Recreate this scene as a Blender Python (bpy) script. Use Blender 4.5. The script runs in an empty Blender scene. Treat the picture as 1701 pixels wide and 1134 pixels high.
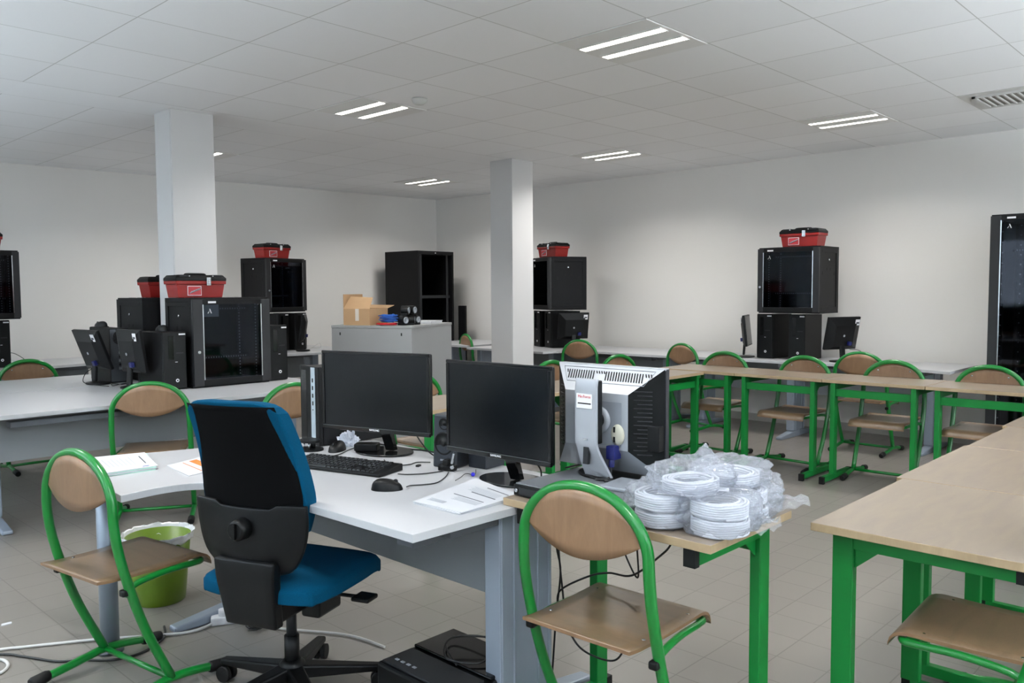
import bpy, bmesh, math, random
from mathutils import Vector, Matrix, noise
random.seed(7)
C = bpy.context.scene.collection
PI = math.pi
H = 1.42
CEIL = H + 1.3733

# ------------------------------------------------------------------ camera
def look_basis(yaw, pitch, roll):
    f = Vector((math.sin(yaw)*math.cos(pitch), math.cos(yaw)*math.cos(pitch), math.sin(pitch)))
    r = Vector((math.cos(yaw), -math.sin(yaw), 0)); u = r.cross(f)
    c, s = math.cos(roll), math.sin(roll)
    return c*r + s*u, -s*r + c*u, f
cam_data = bpy.data.cameras.new('camera')
cam = bpy.data.objects.new('camera', cam_data); C.objects.link(cam)
r_, u_, f_ = look_basis(math.radians(46.33378), math.radians(-3.469), math.radians(-0.3485))
m3 = Matrix((r_, u_, -f_)).transposed()
cam.matrix_world = Matrix.Translation((0, 0, H)) @ m3.to_4x4()
cam_data.sensor_fit = 'HORIZONTAL'; cam_data.sensor_width = 36
cam_data.lens = 1378.23/1701*36
cam_data.clip_start = 0.05; cam_data.clip_end = 100
bpy.context.scene.camera = cam

# ------------------------------------------------------------------ world, daylight and exposure
sc = bpy.context.scene
sc.view_settings.view_transform = 'Standard'; sc.view_settings.look = 'None'
sc.view_settings.gamma = 1; sc.view_settings.use_curve_mapping = False
sc.view_settings.exposure = 0.38
w = bpy.data.worlds.new('sky'); sc.world = w; w.use_nodes = True
w.node_tree.nodes['Background'].inputs[0].default_value = (0.62, 0.78, 1.0, 1)
w.node_tree.nodes['Background'].inputs[1].default_value = 0.7
def area(name, loc, rot, sx, sy, power, col):
    d = bpy.data.lights.new(name, 'AREA'); d.shape = 'RECTANGLE'; d.size = sx; d.size_y = sy
    d.energy = power; d.color = col
    o = bpy.data.objects.new(name, d); C.objects.link(o); o.location = loc; o.rotation_euler = rot
    return o
# daylight through the windows behind the camera: sky light at the panes and added upward lamps, standing for bright ground, that lift the ceiling
for xx, p in ((1.2, 25), (5.2, 110)):
    area('daylight_window', (xx, -4.95, 1.75), (math.radians(96), 0, 0), 2.3, 1.3, p, (0.90, 0.95, 1.0))
for yy, p in ((-0.3, 8), (3.8, 20), (7.2, 25)):
    area('daylight_window', (-4.95, yy, 1.75), (math.radians(96), 0, math.radians(-90)), 2.3, 1.3, p, (0.80, 0.90, 1.0))
area('ground_fill_light', (2.5, -8.2, -0.3), (PI, 0, 0), 14, 6, 60000, (0.84, 0.91, 1.0))
area('ground_fill_light', (-8.2, 3.0, -0.3), (PI, 0, 0), 6, 16, 56000, (0.78, 0.89, 1.0))

# ------------------------------------------------------------------ materials
def srgb(h):
    if isinstance(h, str):
        v = [int(h[i:i+2], 16)/255 for i in (0, 2, 4)]
    else: v = [c/255 for c in h]
    return tuple((c/12.92 if c <= 0.04045 else ((c+0.055)/1.055)**2.4) for c in v) + (1,)
MATS = {}
def mat(name, col, rough=0.5, metal=0.0, spec=0.5, nscale=0, namt=0.0, bump=0.0, bscale=200, trans=0, emit=None, estr=0, coat=0, sheen=0):
    if name in MATS: return MATS[name]
    m = bpy.data.materials.new(name); m.use_nodes = True; nt = m.node_tree
    b = nt.nodes['Principled BSDF']
    c = srgb(col)
    b.inputs['Base Color'].default_value = c
    b.inputs['Roughness'].default_value = rough; b.inputs['Metallic'].default_value = metal
    b.inputs['Specular IOR Level'].default_value = spec
    b.inputs['Coat Weight'].default_value = coat
    b.inputs['Sheen Weight'].default_value = sheen
    if trans: b.inputs['Transmission Weight'].default_value = trans
    if emit: b.inputs['Emission Color'].default_value = srgb(emit); b.inputs['Emission Strength'].default_value = estr
    tc = nt.nodes.new('ShaderNodeTexCoord')
    if nscale:
        n = nt.nodes.new('ShaderNodeTexNoise'); n.inputs['Scale'].default_value = nscale; n.inputs['Detail'].default_value = 4
        nt.links.new(tc.outputs['Object'], n.inputs['Vector'])
        mx = nt.nodes.new('ShaderNodeMix'); mx.data_type = 'RGBA'
        mx.inputs[6].default_value = tuple(max(0, x*(1-namt)) for x in c[:3])+(1,)
        mx.inputs[7].default_value = tuple(min(1, x*(1+namt)) for x in c[:3])+(1,)
        nt.links.new(n.outputs['Fac'], mx.inputs[0]); nt.links.new(mx.outputs[2], b.inputs['Base Color'])
    if bump:
        n2 = nt.nodes.new('ShaderNodeTexNoise'); n2.inputs['Scale'].default_value = bscale; n2.inputs['Detail'].default_value = 3
        nt.links.new(tc.outputs['Object'], n2.inputs['Vector'])
        bp = nt.nodes.new('ShaderNodeBump'); bp.inputs['Strength'].default_value = bump; bp.inputs['Distance'].default_value = 0.002
        nt.links.new(n2.outputs['Fac'], bp.inputs['Height']); nt.links.new(bp.outputs['Normal'], b.inputs['Normal'])
    MATS[name] = m; return m

def M(nt, op, a, b=None, c=None):
    n = nt.nodes.new('ShaderNodeMath'); n.operation = op
    for i, v in enumerate((a, b, c)):
        if v is None: continue
        if isinstance(v, (int, float)): n.inputs[i].default_value = v
        else: nt.links.new(v, n.inputs[i])
    return n.outputs[0]

def grid_mat(name, base, line, px, py, ox, oy, wd, amt=0.05, rough=0.5, bump=0.3, spec=0.5, band=None, offs=None, noisy=0.0, linemix=1.0):
    """tiles laid out in world metres: base colour, joint lines, a small change from tile to tile"""
    m = bpy.data.materials.new(name); m.use_nodes = True; nt = m.node_tree; b = nt.nodes['Principled BSDF']
    tc = nt.nodes.new('ShaderNodeTexCoord'); sp = nt.nodes.new('ShaderNodeSeparateXYZ')
    nt.links.new(tc.outputs['Object'], sp.inputs[0])
    X, Y = sp.outputs[0], sp.outputs[1]
    if band is not None:   # beyond the plain band (band[0]..band[1]) the grid starts anew
        beyond = M(nt, 'GREATER_THAN', Y, band[1])
        Y = M(nt, 'SUBTRACT', Y, M(nt, 'MULTIPLY', beyond, band[1]-oy))
    u = M(nt, 'DIVIDE', M(nt, 'SUBTRACT', X, ox), px); v = M(nt, 'DIVIDE', M(nt, 'SUBTRACT', Y, oy), py)
    def edge(t, p):
        fr = M(nt, 'FRACT', t)
        d = M(nt, 'MINIMUM', fr, M(nt, 'SUBTRACT', 1.0, fr))
        return M(nt, 'LESS_THAN', M(nt, 'MULTIPLY', d, p), wd/2)
    ln = M(nt, 'MAXIMUM', edge(u, px), edge(v, py))
    cx = nt.nodes.new('ShaderNodeCombineXYZ')
    nt.links.new(M(nt, 'FLOOR', u), cx.inputs[0]); nt.links.new(M(nt, 'FLOOR', v), cx.inputs[1])
    wn = nt.nodes.new('ShaderNodeTexWhiteNoise'); nt.links.new(cx.outputs[0], wn.inputs['Vector'])
    if band is not None:
        inb = M(nt, 'MULTIPLY', M(nt, 'GREATER_THAN', sp.outputs[1], band[0]+0.006), M(nt, 'LESS_THAN', sp.outputs[1], band[1]-0.006))
        ln = M(nt, 'MULTIPLY', ln, M(nt, 'SUBTRACT', 1.0, inb))
    mx = nt.nodes.new('ShaderNodeMix'); mx.data_type = 'RGBA'
    c = srgb(base)
    mx.inputs[6].default_value = tuple(x*(1-amt) for x in c[:3])+(1,); mx.inputs[7].default_value = tuple(min(1, x*(1+amt)) for x in c[:3])+(1,)
    fac = wn.outputs['Value']
    if noisy:
        no = nt.nodes.new('ShaderNodeTexNoise'); no.inputs['Scale'].default_value = 2.3; no.inputs['Detail'].default_value = 6
        nt.links.new(tc.outputs['Object'], no.inputs['Vector'])
        fac = M(nt, 'ADD', M(nt, 'MULTIPLY', fac, 1-noisy), M(nt, 'MULTIPLY', no.outputs['Fac'], noisy))
    nt.links.new(fac, mx.inputs[0])
    m2 = nt.nodes.new('ShaderNodeMix'); m2.data_type = 'RGBA'; m2.inputs[7].default_value = srgb(line)
    nt.links.new(M(nt, 'MULTIPLY', ln, linemix), m2.inputs[0]); nt.links.new(mx.outputs[2], m2.inputs[6])
    nt.links.new(m2.outputs[2], b.inputs['Base Color'])
    b.inputs['Roughness'].default_value = rough; b.inputs['Specular IOR Level'].default_value = spec
    bp = nt.nodes.new('ShaderNodeBump'); bp.inputs['Strength'].default_value = bump; bp.inputs['Distance'].default_value = 0.002
    nt.links.new(M(nt, 'SUBTRACT', 1.0, ln), bp.inputs['Height']); nt.links.new(bp.outputs['Normal'], b.inputs['Normal'])
    return m

def wood_mat(name, c1, c2, rough=0.4, scale=6.0, stretch=(1, 8, 1), coat=0.15):
    m = bpy.data.materials.new(name); m.use_nodes = True; nt = m.node_tree; b = nt.nodes['Principled BSDF']
    tc = nt.nodes.new('ShaderNodeTexCoord'); mp = nt.nodes.new('ShaderNodeMapping'); mp.inputs['Scale'].default_value = stretch
    nt.links.new(tc.outputs['Object'], mp.inputs[0])
    n = nt.nodes.new('ShaderNodeTexNoise'); n.inputs['Scale'].default_value = scale; n.inputs['Detail'].default_value = 6; n.inputs['Distortion'].default_value = 0.8
    nt.links.new(mp.outputs[0], n.inputs['Vector'])
    n2 = nt.nodes.new('ShaderNodeTexNoise'); n2.inputs['Scale'].default_value = scale*14; n2.inputs['Detail'].default_value = 2
    nt.links.new(mp.outputs[0], n2.inputs['Vector'])
    cr = nt.nodes.new('ShaderNodeValToRGB'); cr.color_ramp.elements[0].position = 0.3; cr.color_ramp.elements[1].position = 0.7
    cr.color_ramp.elements[0].color = srgb(c1); cr.color_ramp.elements[1].color = srgb(c2)
    f = M(nt, 'ADD', M(nt, 'MULTIPLY', n.outputs['Fac'], 0.8), M(nt, 'MULTIPLY', n2.outputs['Fac'], 0.2))
    nt.links.new(f, cr.inputs[0]); nt.links.new(cr.outputs[0], b.inputs['Base Color'])
    b.inputs['Roughness'].default_value = rough; b.inputs['Coat Weight'].default_value = coat; b.inputs['Coat Roughness'].default_value = 0.25
    return m

WHITE_WALL = mat('white_wall_paint', 'e9e6e2', 0.75, nscale=1.2, namt=0.015, bump=0.15, bscale=300)
COLUMN = mat('column_paint', 'd2d1d1', 0.6, bump=0.1, bscale=200)
CEILM = grid_mat('ceiling_tiles', 'f3f3f4', 'b4b2ae', 0.6, 0.6, 1.774, 6.059, 0.006, amt=0.022, rough=0.85, bump=0.5, band=(6.059, 6.52), linemix=0.75)
FLOORM = grid_mat('floor_tiles', '7a756f', '5e5a55', 0.2, 0.2, 0.1764, 0.032, 0.005, amt=0.05, rough=0.33, bump=0.4, noisy=0.3, linemix=0.8)
GREEN = mat('green_enamel', '056c26', 0.28, spec=0.4, coat=0.3)
GREEN_T = mat('green_powder_coat', '066e2b', 0.45, spec=0.3)
BEECH = wood_mat('beech_plywood', '71543a', '84664a', 0.42, 3.0, (6, 1, 1))
SEATW = wood_mat('worn_beech_seat', '66543f', '7c644c', 0.33, 4.0, (1, 4, 1), 0.3)
TOPW = wood_mat('maple_laminate', '7d7065', '8a7c6a', 0.36, 5.0, (1, 5, 1), 0.2)
TOPE = wood_mat('maple_edge', '917c60', 'a48f70', 0.5, 5.0, (1, 5, 1), 0.0)
DESKW = mat('white_laminate', 'b4b5b8', 0.28, nscale=3, namt=0.01)
DESKE = mat('white_edge_band', 'b6b8bb', 0.4)
PANELG = mat('grey_laminate_panel', '7a7e82', 0.55)
LEGG = mat('silver_grey_metal', '8f99a6', 0.35, 0.35)
LEGD = mat('dark_grey_metal', '595d63', 0.45, 0.3)
BLACKP = mat('black_plastic', '060708', 0.42, spec=0.25, bump=0.1, bscale=600)
BLACKG = mat('gloss_black_plastic', '060708', 0.12, spec=0.4)
BLACKM = mat('black_powder_coated_steel', '09090b', 0.5, spec=0.22, nscale=6, namt=0.1)
BLACKR = mat('black_rubber', '080809', 0.6, spec=0.3)
DARKG = mat('dark_grey_plastic', '1c1e21', 0.5, spec=0.35)
SCREEN = mat('dark_monitor_screen', '05070a', 0.25, spec=0.28)
GLASS_D = mat('smoked_rack_glass', '0c0f13', 0.06, spec=0.7)
CHROME = mat('chrome', 'c8ccd0', 0.2, 1.0)
SILVER = mat('silver_plastic', 'a6aab0', 0.34, 0.25)
SILVERD = mat('grey_silver_plastic', '8f949b', 0.4, 0.2)
RED = mat('red_plastic', '8a120d', 0.35)
BLUEF = mat('teal_blue_fabric', '003f5c', 0.95, spec=0.1, nscale=300, namt=0.25, bump=0.4, bscale=900, sheen=0.0)
MESH = mat('black_mesh_fabric', '060607', 0.95, spec=0.1, nscale=500, namt=0.3, bump=0.5, bscale=1200)
PAPER = mat('white_paper', 'c3c5ca', 0.7)
INK = mat('printed_ink', '4b4e55', 0.7)
INKL = mat('pale_printed_ink', 'a9adb4', 0.7)
ORANGE = mat('orange_ink', 'd0752e', 0.7)
BLUEI = mat('blue_ink', '3c4d8f', 0.7)
MINT = mat('mint_card', 'a9dccb', 0.7)
LABEL = mat('white_sticker', 'e9e9ec', 0.5)
GREYC = mat('light_grey_steel', '959696', 0.45)
CARD = mat('brown_cardboard', 'b2906b', 0.8, nscale=20, namt=0.05)
TAPE = mat('clear_packing_tape', 'd8cfc6', 0.25)
CABLEW = mat('white_cable_jacket', 'e2e4ea', 0.4)
CABLEB = mat('black_cable_jacket', '141416', 0.45)
CABLEG = mat('grey_cable_jacket', 'c9c8c6', 0.5)
BLUEV = mat('blue_vga_plug', '121a5c', 0.4)
BLUEC = mat('blue_cable_jacket', '1f55a8', 0.4)
REDC = mat('red_cable_jacket', 'c32026', 0.4)
LIMEB = mat('lime_green_bin_plastic', '5f7a10', 0.3, trans=0.15)
METALPC = mat('pc_back_steel', '5c6065', 0.4, 0.6)
TUBE = mat('lit_fluorescent_tube', 'ffffff', 0.5, emit='fff7ea', estr=6.0)
LOUVRE = mat('luminaire_aluminium', 'e6e5e3', 0.45)
VENTM = mat('vent_white_metal', 'c9c8c5', 0.5)
CREAM = mat('cream_plastic', 'cdcab8', 0.45)
REDI = mat('red_ink', 'c22f35', 0.6)

def film_mat():
    m = bpy.data.materials.new('clear_plastic_film'); m.use_nodes = True; nt = m.node_tree
    for n in list(nt.nodes): nt.nodes.remove(n)
    out = nt.nodes.new('ShaderNodeOutputMaterial')
    tr = nt.nodes.new('ShaderNodeBsdfTransparent'); tr.inputs[0].default_value = (0.97, 0.98, 1, 1)
    gl = nt.nodes.new('ShaderNodeBsdfGlossy'); gl.inputs['Roughness'].default_value = 0.07
    df = nt.nodes.new('ShaderNodeBsdfDiffuse'); df.inputs[0].default_value = (0.85, 0.9, 1.0, 1)
    tl = nt.nodes.new('ShaderNodeBsdfTranslucent'); tl.inputs[0].default_value = (0.85, 0.9, 1.0, 1)
    lw = nt.nodes.new('ShaderNodeLayerWeight'); lw.inputs[0].default_value = 0.35
    tc = nt.nodes.new('ShaderNodeTexCoord'); nz = nt.nodes.new('ShaderNodeTexNoise'); nz.inputs['Scale'].default_value = 28; nz.inputs['Detail'].default_value = 4
    nz.inputs['Distortion'].default_value = 1.2
    nt.links.new(tc.outputs['Object'], nz.inputs['Vector'])
    bp = nt.nodes.new('ShaderNodeBump'); bp.inputs['Strength'].default_value = 1.0; bp.inputs['Distance'].default_value = 0.012
    nt.links.new(nz.outputs['Fac'], bp.inputs['Height'])
    nt.links.new(bp.outputs[0], gl.inputs['Normal']); nt.links.new(bp.outputs[0], lw.inputs['Normal'])
    md = nt.nodes.new('ShaderNodeMixShader'); md.inputs[0].default_value = 0.5
    nt.links.new(df.outputs[0], md.inputs[1]); nt.links.new(tl.outputs[0], md.inputs[2])
    m1 = nt.nodes.new('ShaderNodeMixShader'); m1.inputs[0].default_value = 0.22
    nt.links.new(tr.outputs[0], m1.inputs[1]); nt.links.new(md.outputs[0], m1.inputs[2])
    m2 = nt.nodes.new('ShaderNodeMixShader')
    nt.links.new(M(nt, 'ADD', M(nt, 'MULTIPLY', lw.outputs['Fresnel'], 0.42), 0.05), m2.inputs[0])
    nt.links.new(m1.outputs[0], m2.inputs[1]); nt.links.new(gl.outputs[0], m2.inputs[2])
    nt.links.new(m2.outputs[0], out.inputs[0]); return m
FILM = film_mat()
def glass_mat(name):
    """thin clear pane: lets light straight through, mirrors a little of the room"""
    m = bpy.data.materials.new(name); m.use_nodes = True; nt = m.node_tree
    for n in list(nt.nodes): nt.nodes.remove(n)
    out = nt.nodes.new('ShaderNodeOutputMaterial'); tr = nt.nodes.new('ShaderNodeBsdfTransparent'); tr.inputs[0].default_value = (0.96, 0.98, 0.98, 1)
    gl = nt.nodes.new('ShaderNodeBsdfGlossy'); gl.inputs['Roughness'].default_value = 0.02
    fr = nt.nodes.new('ShaderNodeFresnel'); fr.inputs[0].default_value = 1.5
    mx = nt.nodes.new('ShaderNodeMixShader'); nt.links.new(fr.outputs[0], mx.inputs[0]); nt.links.new(tr.outputs[0], mx.inputs[1]); nt.links.new(gl.outputs[0], mx.inputs[2])
    nt.links.new(mx.outputs[0], out.inputs[0]); return m
WINGLASS = glass_mat('window_glass')

# ------------------------------------------------------------------ mesh helpers
class MB:
    def __init__(s): s.bm = bmesh.new(); s.mats = []
    def mi(s, m):
        if m not in s.mats: s.mats.append(m)
        return s.mats.index(m)
    def poly(s, vs, faces, m, T=None, smooth=False):
        T = T or Matrix()
        bv = [s.bm.verts.new(T @ Vector(v)) for v in vs]; k = s.mi(m)
        for f in faces:
            try: fc = s.bm.faces.new([bv[i] for i in f]); fc.material_index = k; fc.smooth = smooth
            except ValueError: pass
        return bv
    def box(s, a, b, m, T=None):
        x0, y0, z0 = a; x1, y1, z1 = b
        s.poly([(x0,y0,z0),(x1,y0,z0),(x1,y1,z0),(x0,y1,z0),(x0,y0,z1),(x1,y0,z1),(x1,y1,z1),(x0,y1,z1)],
               [(0,3,2,1),(4,5,6,7),(0,1,5,4),(1,2,6,5),(2,3,7,6),(3,0,4,7)], m, T)
    def prism(s, pts, z0, z1, m, T=None, side=None, smooth=False):
        n = len(pts)
        area2 = sum(pts[i][0]*pts[(i+1)%n][1]-pts[(i+1)%n][0]*pts[i][1] for i in range(n))
        if area2 < 0: pts = pts[::-1]
        T = T or Matrix()
        lo = [s.bm.verts.new(T @ Vector((p[0], p[1], z0))) for p in pts]; hi = [s.bm.verts.new(T @ Vector((p[0], p[1], z1))) for p in pts]
        k = s.mi(m); ks = s.mi(side or m)
        f = s.bm.faces.new(hi); f.material_index = k
        f = s.bm.faces.new(lo[::-1]); f.material_index = k
        for i in range(n):
            j = (i+1) % n; f = s.bm.faces.new([lo[i], lo[j], hi[j], hi[i]]); f.material_index = ks; f.smooth = smooth
    def tube(s, pts, r, m, seg=10, closed=False, cap=True, sy=1.0):
        pts = [Vector(p) for p in pts]; n = len(pts); rings = []; k = s.mi(m); up = None
        for i, p in enumerate(pts):
            if closed: t = (pts[(i+1) % n]-pts[i-1])
            else: t = pts[min(i+1, n-1)]-pts[max(i-1, 0)]
            t.normalize()
            if up is None:
                up = Vector((0, 0, 1)) if abs(t.z) < 0.9 else Vector((1, 0, 0))
            a = t.cross(up)
            if a.length < 1e-5: a = t.orthogonal()
            a.normalize(); b = a.cross(t).normalized(); up = b
            rr = r[i] if isinstance(r, (list, tuple)) else r
            rings.append([s.bm.verts.new(p + a*math.cos(2*PI*j/seg)*rr + b*math.sin(2*PI*j/seg)*rr*sy) for j in range(seg)])
        for i in range(n if closed else n-1):
            A, B = rings[i], rings[(i+1) % n]
            for j in range(seg):
                f = s.bm.faces.new([A[j], A[(j+1) % seg], B[(j+1) % seg], B[j]]); f.material_index = k; f.smooth = True
        if cap and not closed:
            f = s.bm.faces.new(rings[0][::-1]); f.material_index = k
            f = s.bm.faces.new(rings[-1]); f.material_index = k
    def cyl(s, p0, p1, r, m, seg=20, r2=None):
        s.tube([p0, p1], [r, r2 if r2 is not None else r], m, seg)
    def lathe(s, prof, m, T=None, seg=28, caps=True, smooth=True):
        T = T or Matrix(); k = s.mi(m); rings = []
        for (r, z) in prof:
            rings.append([s.bm.verts.new(T @ Vector((r*math.cos(2*PI*j/seg), r*math.sin(2*PI*j/seg), z))) for j in range(seg)])
        for A, B in zip(rings[:-1], rings[1:]):
            for j in range(seg):
                f = s.bm.faces.new([A[j], A[(j+1) % seg], B[(j+1) % seg], B[j]]); f.material_index = k; f.smooth = smooth
        if caps:
            f = s.bm.faces.new(rings[0][::-1]); f.material_index = k
            f = s.bm.faces.new(rings[-1]); f.material_index = k
    def grid(s, nx, ny, fn, m, thick=None, smooth=True, mback=None):
        """surface fn(u,v)->Vector; thick = Vector offset for a closed slab"""
        k = s.mi(m); kb = s.mi(mback or m)
        A = [[s.bm.verts.new(Vector(fn(i/nx, j/ny))) for j in range(ny+1)] for i in range(nx+1)]
        for i in range(nx):
            for j in range(ny):
                f = s.bm.faces.new([A[i][j], A[i+1][j], A[i+1][j+1], A[i][j+1]]); f.material_index = k; f.smooth = smooth
        if thick is not None:
            B = [[s.bm.verts.new(v.co+Vector(thick)) for v in row] for row in A]
            for i in range(nx):
                for j in range(ny):
                    f = s.bm.faces.new([B[i][j], B[i][j+1], B[i+1][j+1], B[i+1][j]]); f.material_index = k; f.smooth = smooth
            def q(a, b, c, d):
                f = s.bm.faces.new([a, b, c, d]); f.material_index = kb
            for i in range(nx):
                q(A[i+1][0], A[i][0], B[i][0], B[i+1][0]); q(A[i][ny], A[i+1][ny], B[i+1][ny], B[i][ny])
            for j in range(ny):
                q(A[0][j], A[0][j+1], B[0][j+1], B[0][j]); q(A[nx][j+1], A[nx][j], B[nx][j], B[nx][j+1])
    def sphere(s, c, r, m, seg=16, rings=10, sc=(1, 1, 1), T=None):
        T = T or Matrix(); c = Vector(c)
        pr = [(math.sin(PI*i/rings), -math.cos(PI*i/rings)) for i in range(rings+1)]
        pr[0] = (0.02, -1); pr[-1] = (0.02, 1)
        s.lathe([(a, b) for a, b in pr], m, T @ Matrix.Translation(c) @ Matrix.Diagonal((r*sc[0], r*sc[1], r*sc[2], 1)), seg)
    def build(s, name, parent=None, bevel=0, seg=2, recalc=True, **tags):
        if recalc: bmesh.ops.recalc_face_normals(s.bm, faces=s.bm.faces)
        me = bpy.data.meshes.new(name); s.bm.to_mesh(me); s.bm.free()
        for m in s.mats: me.materials.append(m)
        o = bpy.data.objects.new(name, me); C.objects.link(o)
        if parent: o.parent = parent
        if bevel:
            md = o.modifiers.new('bevel', 'BEVEL'); md.width = bevel; md.segments = seg; md.limit_method = 'ANGLE'; md.angle_limit = math.radians(50)
            md.harden_normals = False
        for k, v in tags.items(): o[k] = v
        return o
def RZ(a): return Matrix.Rotation(a, 4, 'Z')
def TR(x, y, z): return Matrix.Translation((x, y, z))
def thing(name, label, cat, loc, rot=0, group=None):
    o = bpy.data.objects.new(name, None); C.objects.link(o); o.location = loc; o.rotation_euler = (0, 0, rot)
    o.empty_display_size = 0.1
    o['label'] = label; o['category'] = cat
    if group: o['group'] = group
    return o
def tag(o, label, cat, group=None, **k):
    o['label'] = label; o['category'] = cat
    if group: o['group'] = group
    for a, b in k.items(): o[a] = b
    return o
def struct(o): o['kind'] = 'structure'; return o
def dup(src, loc, rot, label, group=None):
    KIDS = {}
    for o in bpy.data.objects:
        if o.parent: KIDS.setdefault(o.parent.name, []).append(o)
    def cp(o, parent):
        c = o.copy(); C.objects.link(c)
        if parent: c.parent = parent
        for ch in KIDS.get(o.name, []): cp(ch, c)
        return c
    r = cp(src, None); r.location = loc; r.rotation_euler = (0, 0, rot); r['label'] = label
    if group: r['group'] = group
    return r
def lerp(a, b, t): return a+(b-a)*t
def catmull(P, n=8):
    P = [Vector(p) for p in P]; out = []
    for i in range(len(P)-1):
        p0 = P[max(i-1, 0)]; p1 = P[i]; p2 = P[i+1]; p3 = P[min(i+2, len(P)-1)]
        for k in range(n):
            t = k/n
            out.append(0.5*((2*p1)+(-p0+p2)*t+(2*p0-5*p1+4*p2-p3)*t*t+(-p0+3*p1-3*p2+p3)*t**3))
    out.append(P[-1]); return out
def text_on(name, txt, size, T, m, parent, depth=0.0004):
    cu = bpy.data.curves.new(name, 'FONT'); cu.body = txt; cu.size = size; cu.extrude = depth; cu.align_x = 'CENTER'; cu.align_y = 'CENTER'
    o = bpy.data.objects.new(name, cu); C.objects.link(o); cu.materials.append(m)
    o.matrix_world = T
    dg = bpy.context.evaluated_depsgraph_get(); me = bpy.data.meshes.new_from_object(o.evaluated_get(dg))
    me.transform(T); bpy.data.objects.remove(o)
    if not me.materials: me.materials.append(m)
    o2 = bpy.data.objects.new(name, me); C.objects.link(o2); o2.parent = parent
    return o2

# ================================================================== ROOM
def wl(x): return 10.08 - (x-0.0)*0.07   # the far left wall runs very slightly askew
RW = 8.313
b = MB(); b.prism([(-4.6, -4.6), (RW, -4.6), (RW, wl(RW)), (-4.6, wl(-4.6))], -0.12, 0, FLOORM); struct(b.build('floor'))
b = MB(); b.prism([(-4.6, -4.6), (RW, -4.6), (RW, wl(RW)), (-4.6, wl(-4.6))], CEIL, CEIL+0.12, CEILM); struct(b.build('ceiling'))
b = MB(); b.prism([(-4.6, wl(-4.6)), (RW+0.2, wl(RW+0.2)), (RW+0.2, wl(RW)+0.2), (-4.6, wl(-4.6)+0.2)], 0, CEIL, WHITE_WALL); struct(b.build('wall_left'))
b = MB(); b.box((RW, -4.8, 0), (RW+0.2, wl(RW), CEIL), WHITE_WALL); struct(b.build('wall_right'))
def windowed_wall(name, wins, lo, hi, axis, c0, c1):
    """wall with rectangular openings between heights 1.05 and 2.45"""
    b = MB(); cur = lo; z0, z1 = 1.05, 2.45
    def bx(a0, a1, q0, q1):
        if axis == 'x': b.box((a0, c0, q0), (a1, c1, q1), WHITE_WALL)
        else: b.box((c0, a0, q0), (c1, a1, q1), WHITE_WALL)
    for (a0, a1) in wins:
        bx(cur, a0, 0, CEIL); bx(a0, a1, 0, z0); bx(a0, a1, z1, CEIL); cur = a1
    bx(cur, hi, 0, CEIL); struct(b.build(name))
windowed_wall('wall_back', [(0.0, 2.4), (4.0, 6.4)], -4.6, RW, 'x', -4.8, -4.6)
windowed_wall('wall_side', [(-1.5, 0.9), (2.6, 5.0), (6.0, 8.4)], -4.6, wl(-4.6), 'y', -4.8, -4.6)
FRAMEM = mat('white_window_frame', 'dfe1e2', 0.4)
def window(n, a0, a1, axis, c):
    e = bpy.data.objects.new('window_%d' % n, None); C.objects.link(e); struct(e)
    f = MB(); g = MB(); z0, z1 = 1.05, 2.45; t = 0.05
    def bx(mb, p0, p1, q0, q1, d0, d1, m):
        if axis == 'x': mb.box((p0, c+d0, q0), (p1, c+d1, q1), m)
        else: mb.box((c+d0, p0, q0), (c+d1, p1, q1), m)
    for (p0, p1, q0, q1) in ((a0, a0+t, z0, z1), (a1-t, a1, z0, z1), (a0+t, a1-t, z0, z0+t), (a0+t, a1-t, z1-t, z1), ((a0+a1)/2-t/2, (a0+a1)/2+t/2, z0+t, z1-t)):
        bx(f, p0, p1, q0, q1, 0.02, 0.08, FRAMEM)
    m_ = (a0+a1)/2
    for p0, p1 in ((a0+t, m_-t/2), (m_+t/2, a1-t)): bx(g, p0, p1, z0+t, z1-t, 0.045, 0.05, WINGLASS)
    f.build('window_frame', e); g.build('window_pane', e)
window(1, 0.0, 2.4, 'x', -4.8); window(2, 4.0, 6.4, 'x', -4.8); window(3, -1.5, 0.9, 'y', -4.8); window(4, 2.6, 5.0, 'y', -4.8); window(5, 6.0, 8.4, 'y', -4.8)
SKIRT = mat('grey_tile_skirting', 'a6a39e', 0.45)
b = MB(); b.box((RW-0.012, -4.6, 0), (RW, wl(RW)-0.02, 0.08), SKIRT); struct(b.build('baseboard_right'))
b = MB(); b.prism([(-4.6, wl(-4.6)-0.012), (RW-0.012, wl(RW)-0.012), (RW-0.012, wl(RW)), (-4.6, wl(-4.6))], 0, 0.08, SKIRT); struct(b.build('baseboard_left'))
# columns
def column(x0, x1, y0, y1, name):
    b = MB(); b.box((x0, y0, 0), (x1, y1, CEIL), COLUMN); b.box((x0-0.004, y0+0.012, 0), (x0, y0+0.03, CEIL), COLUMN)
    o = b.build(name, bevel=0.004); struct(o); return o
column(2.783, 3.118, 6.155, 6.435, 'trim_1')
column(6.29, 6.61, 5.99, 6.31, 'trim_2')

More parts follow.
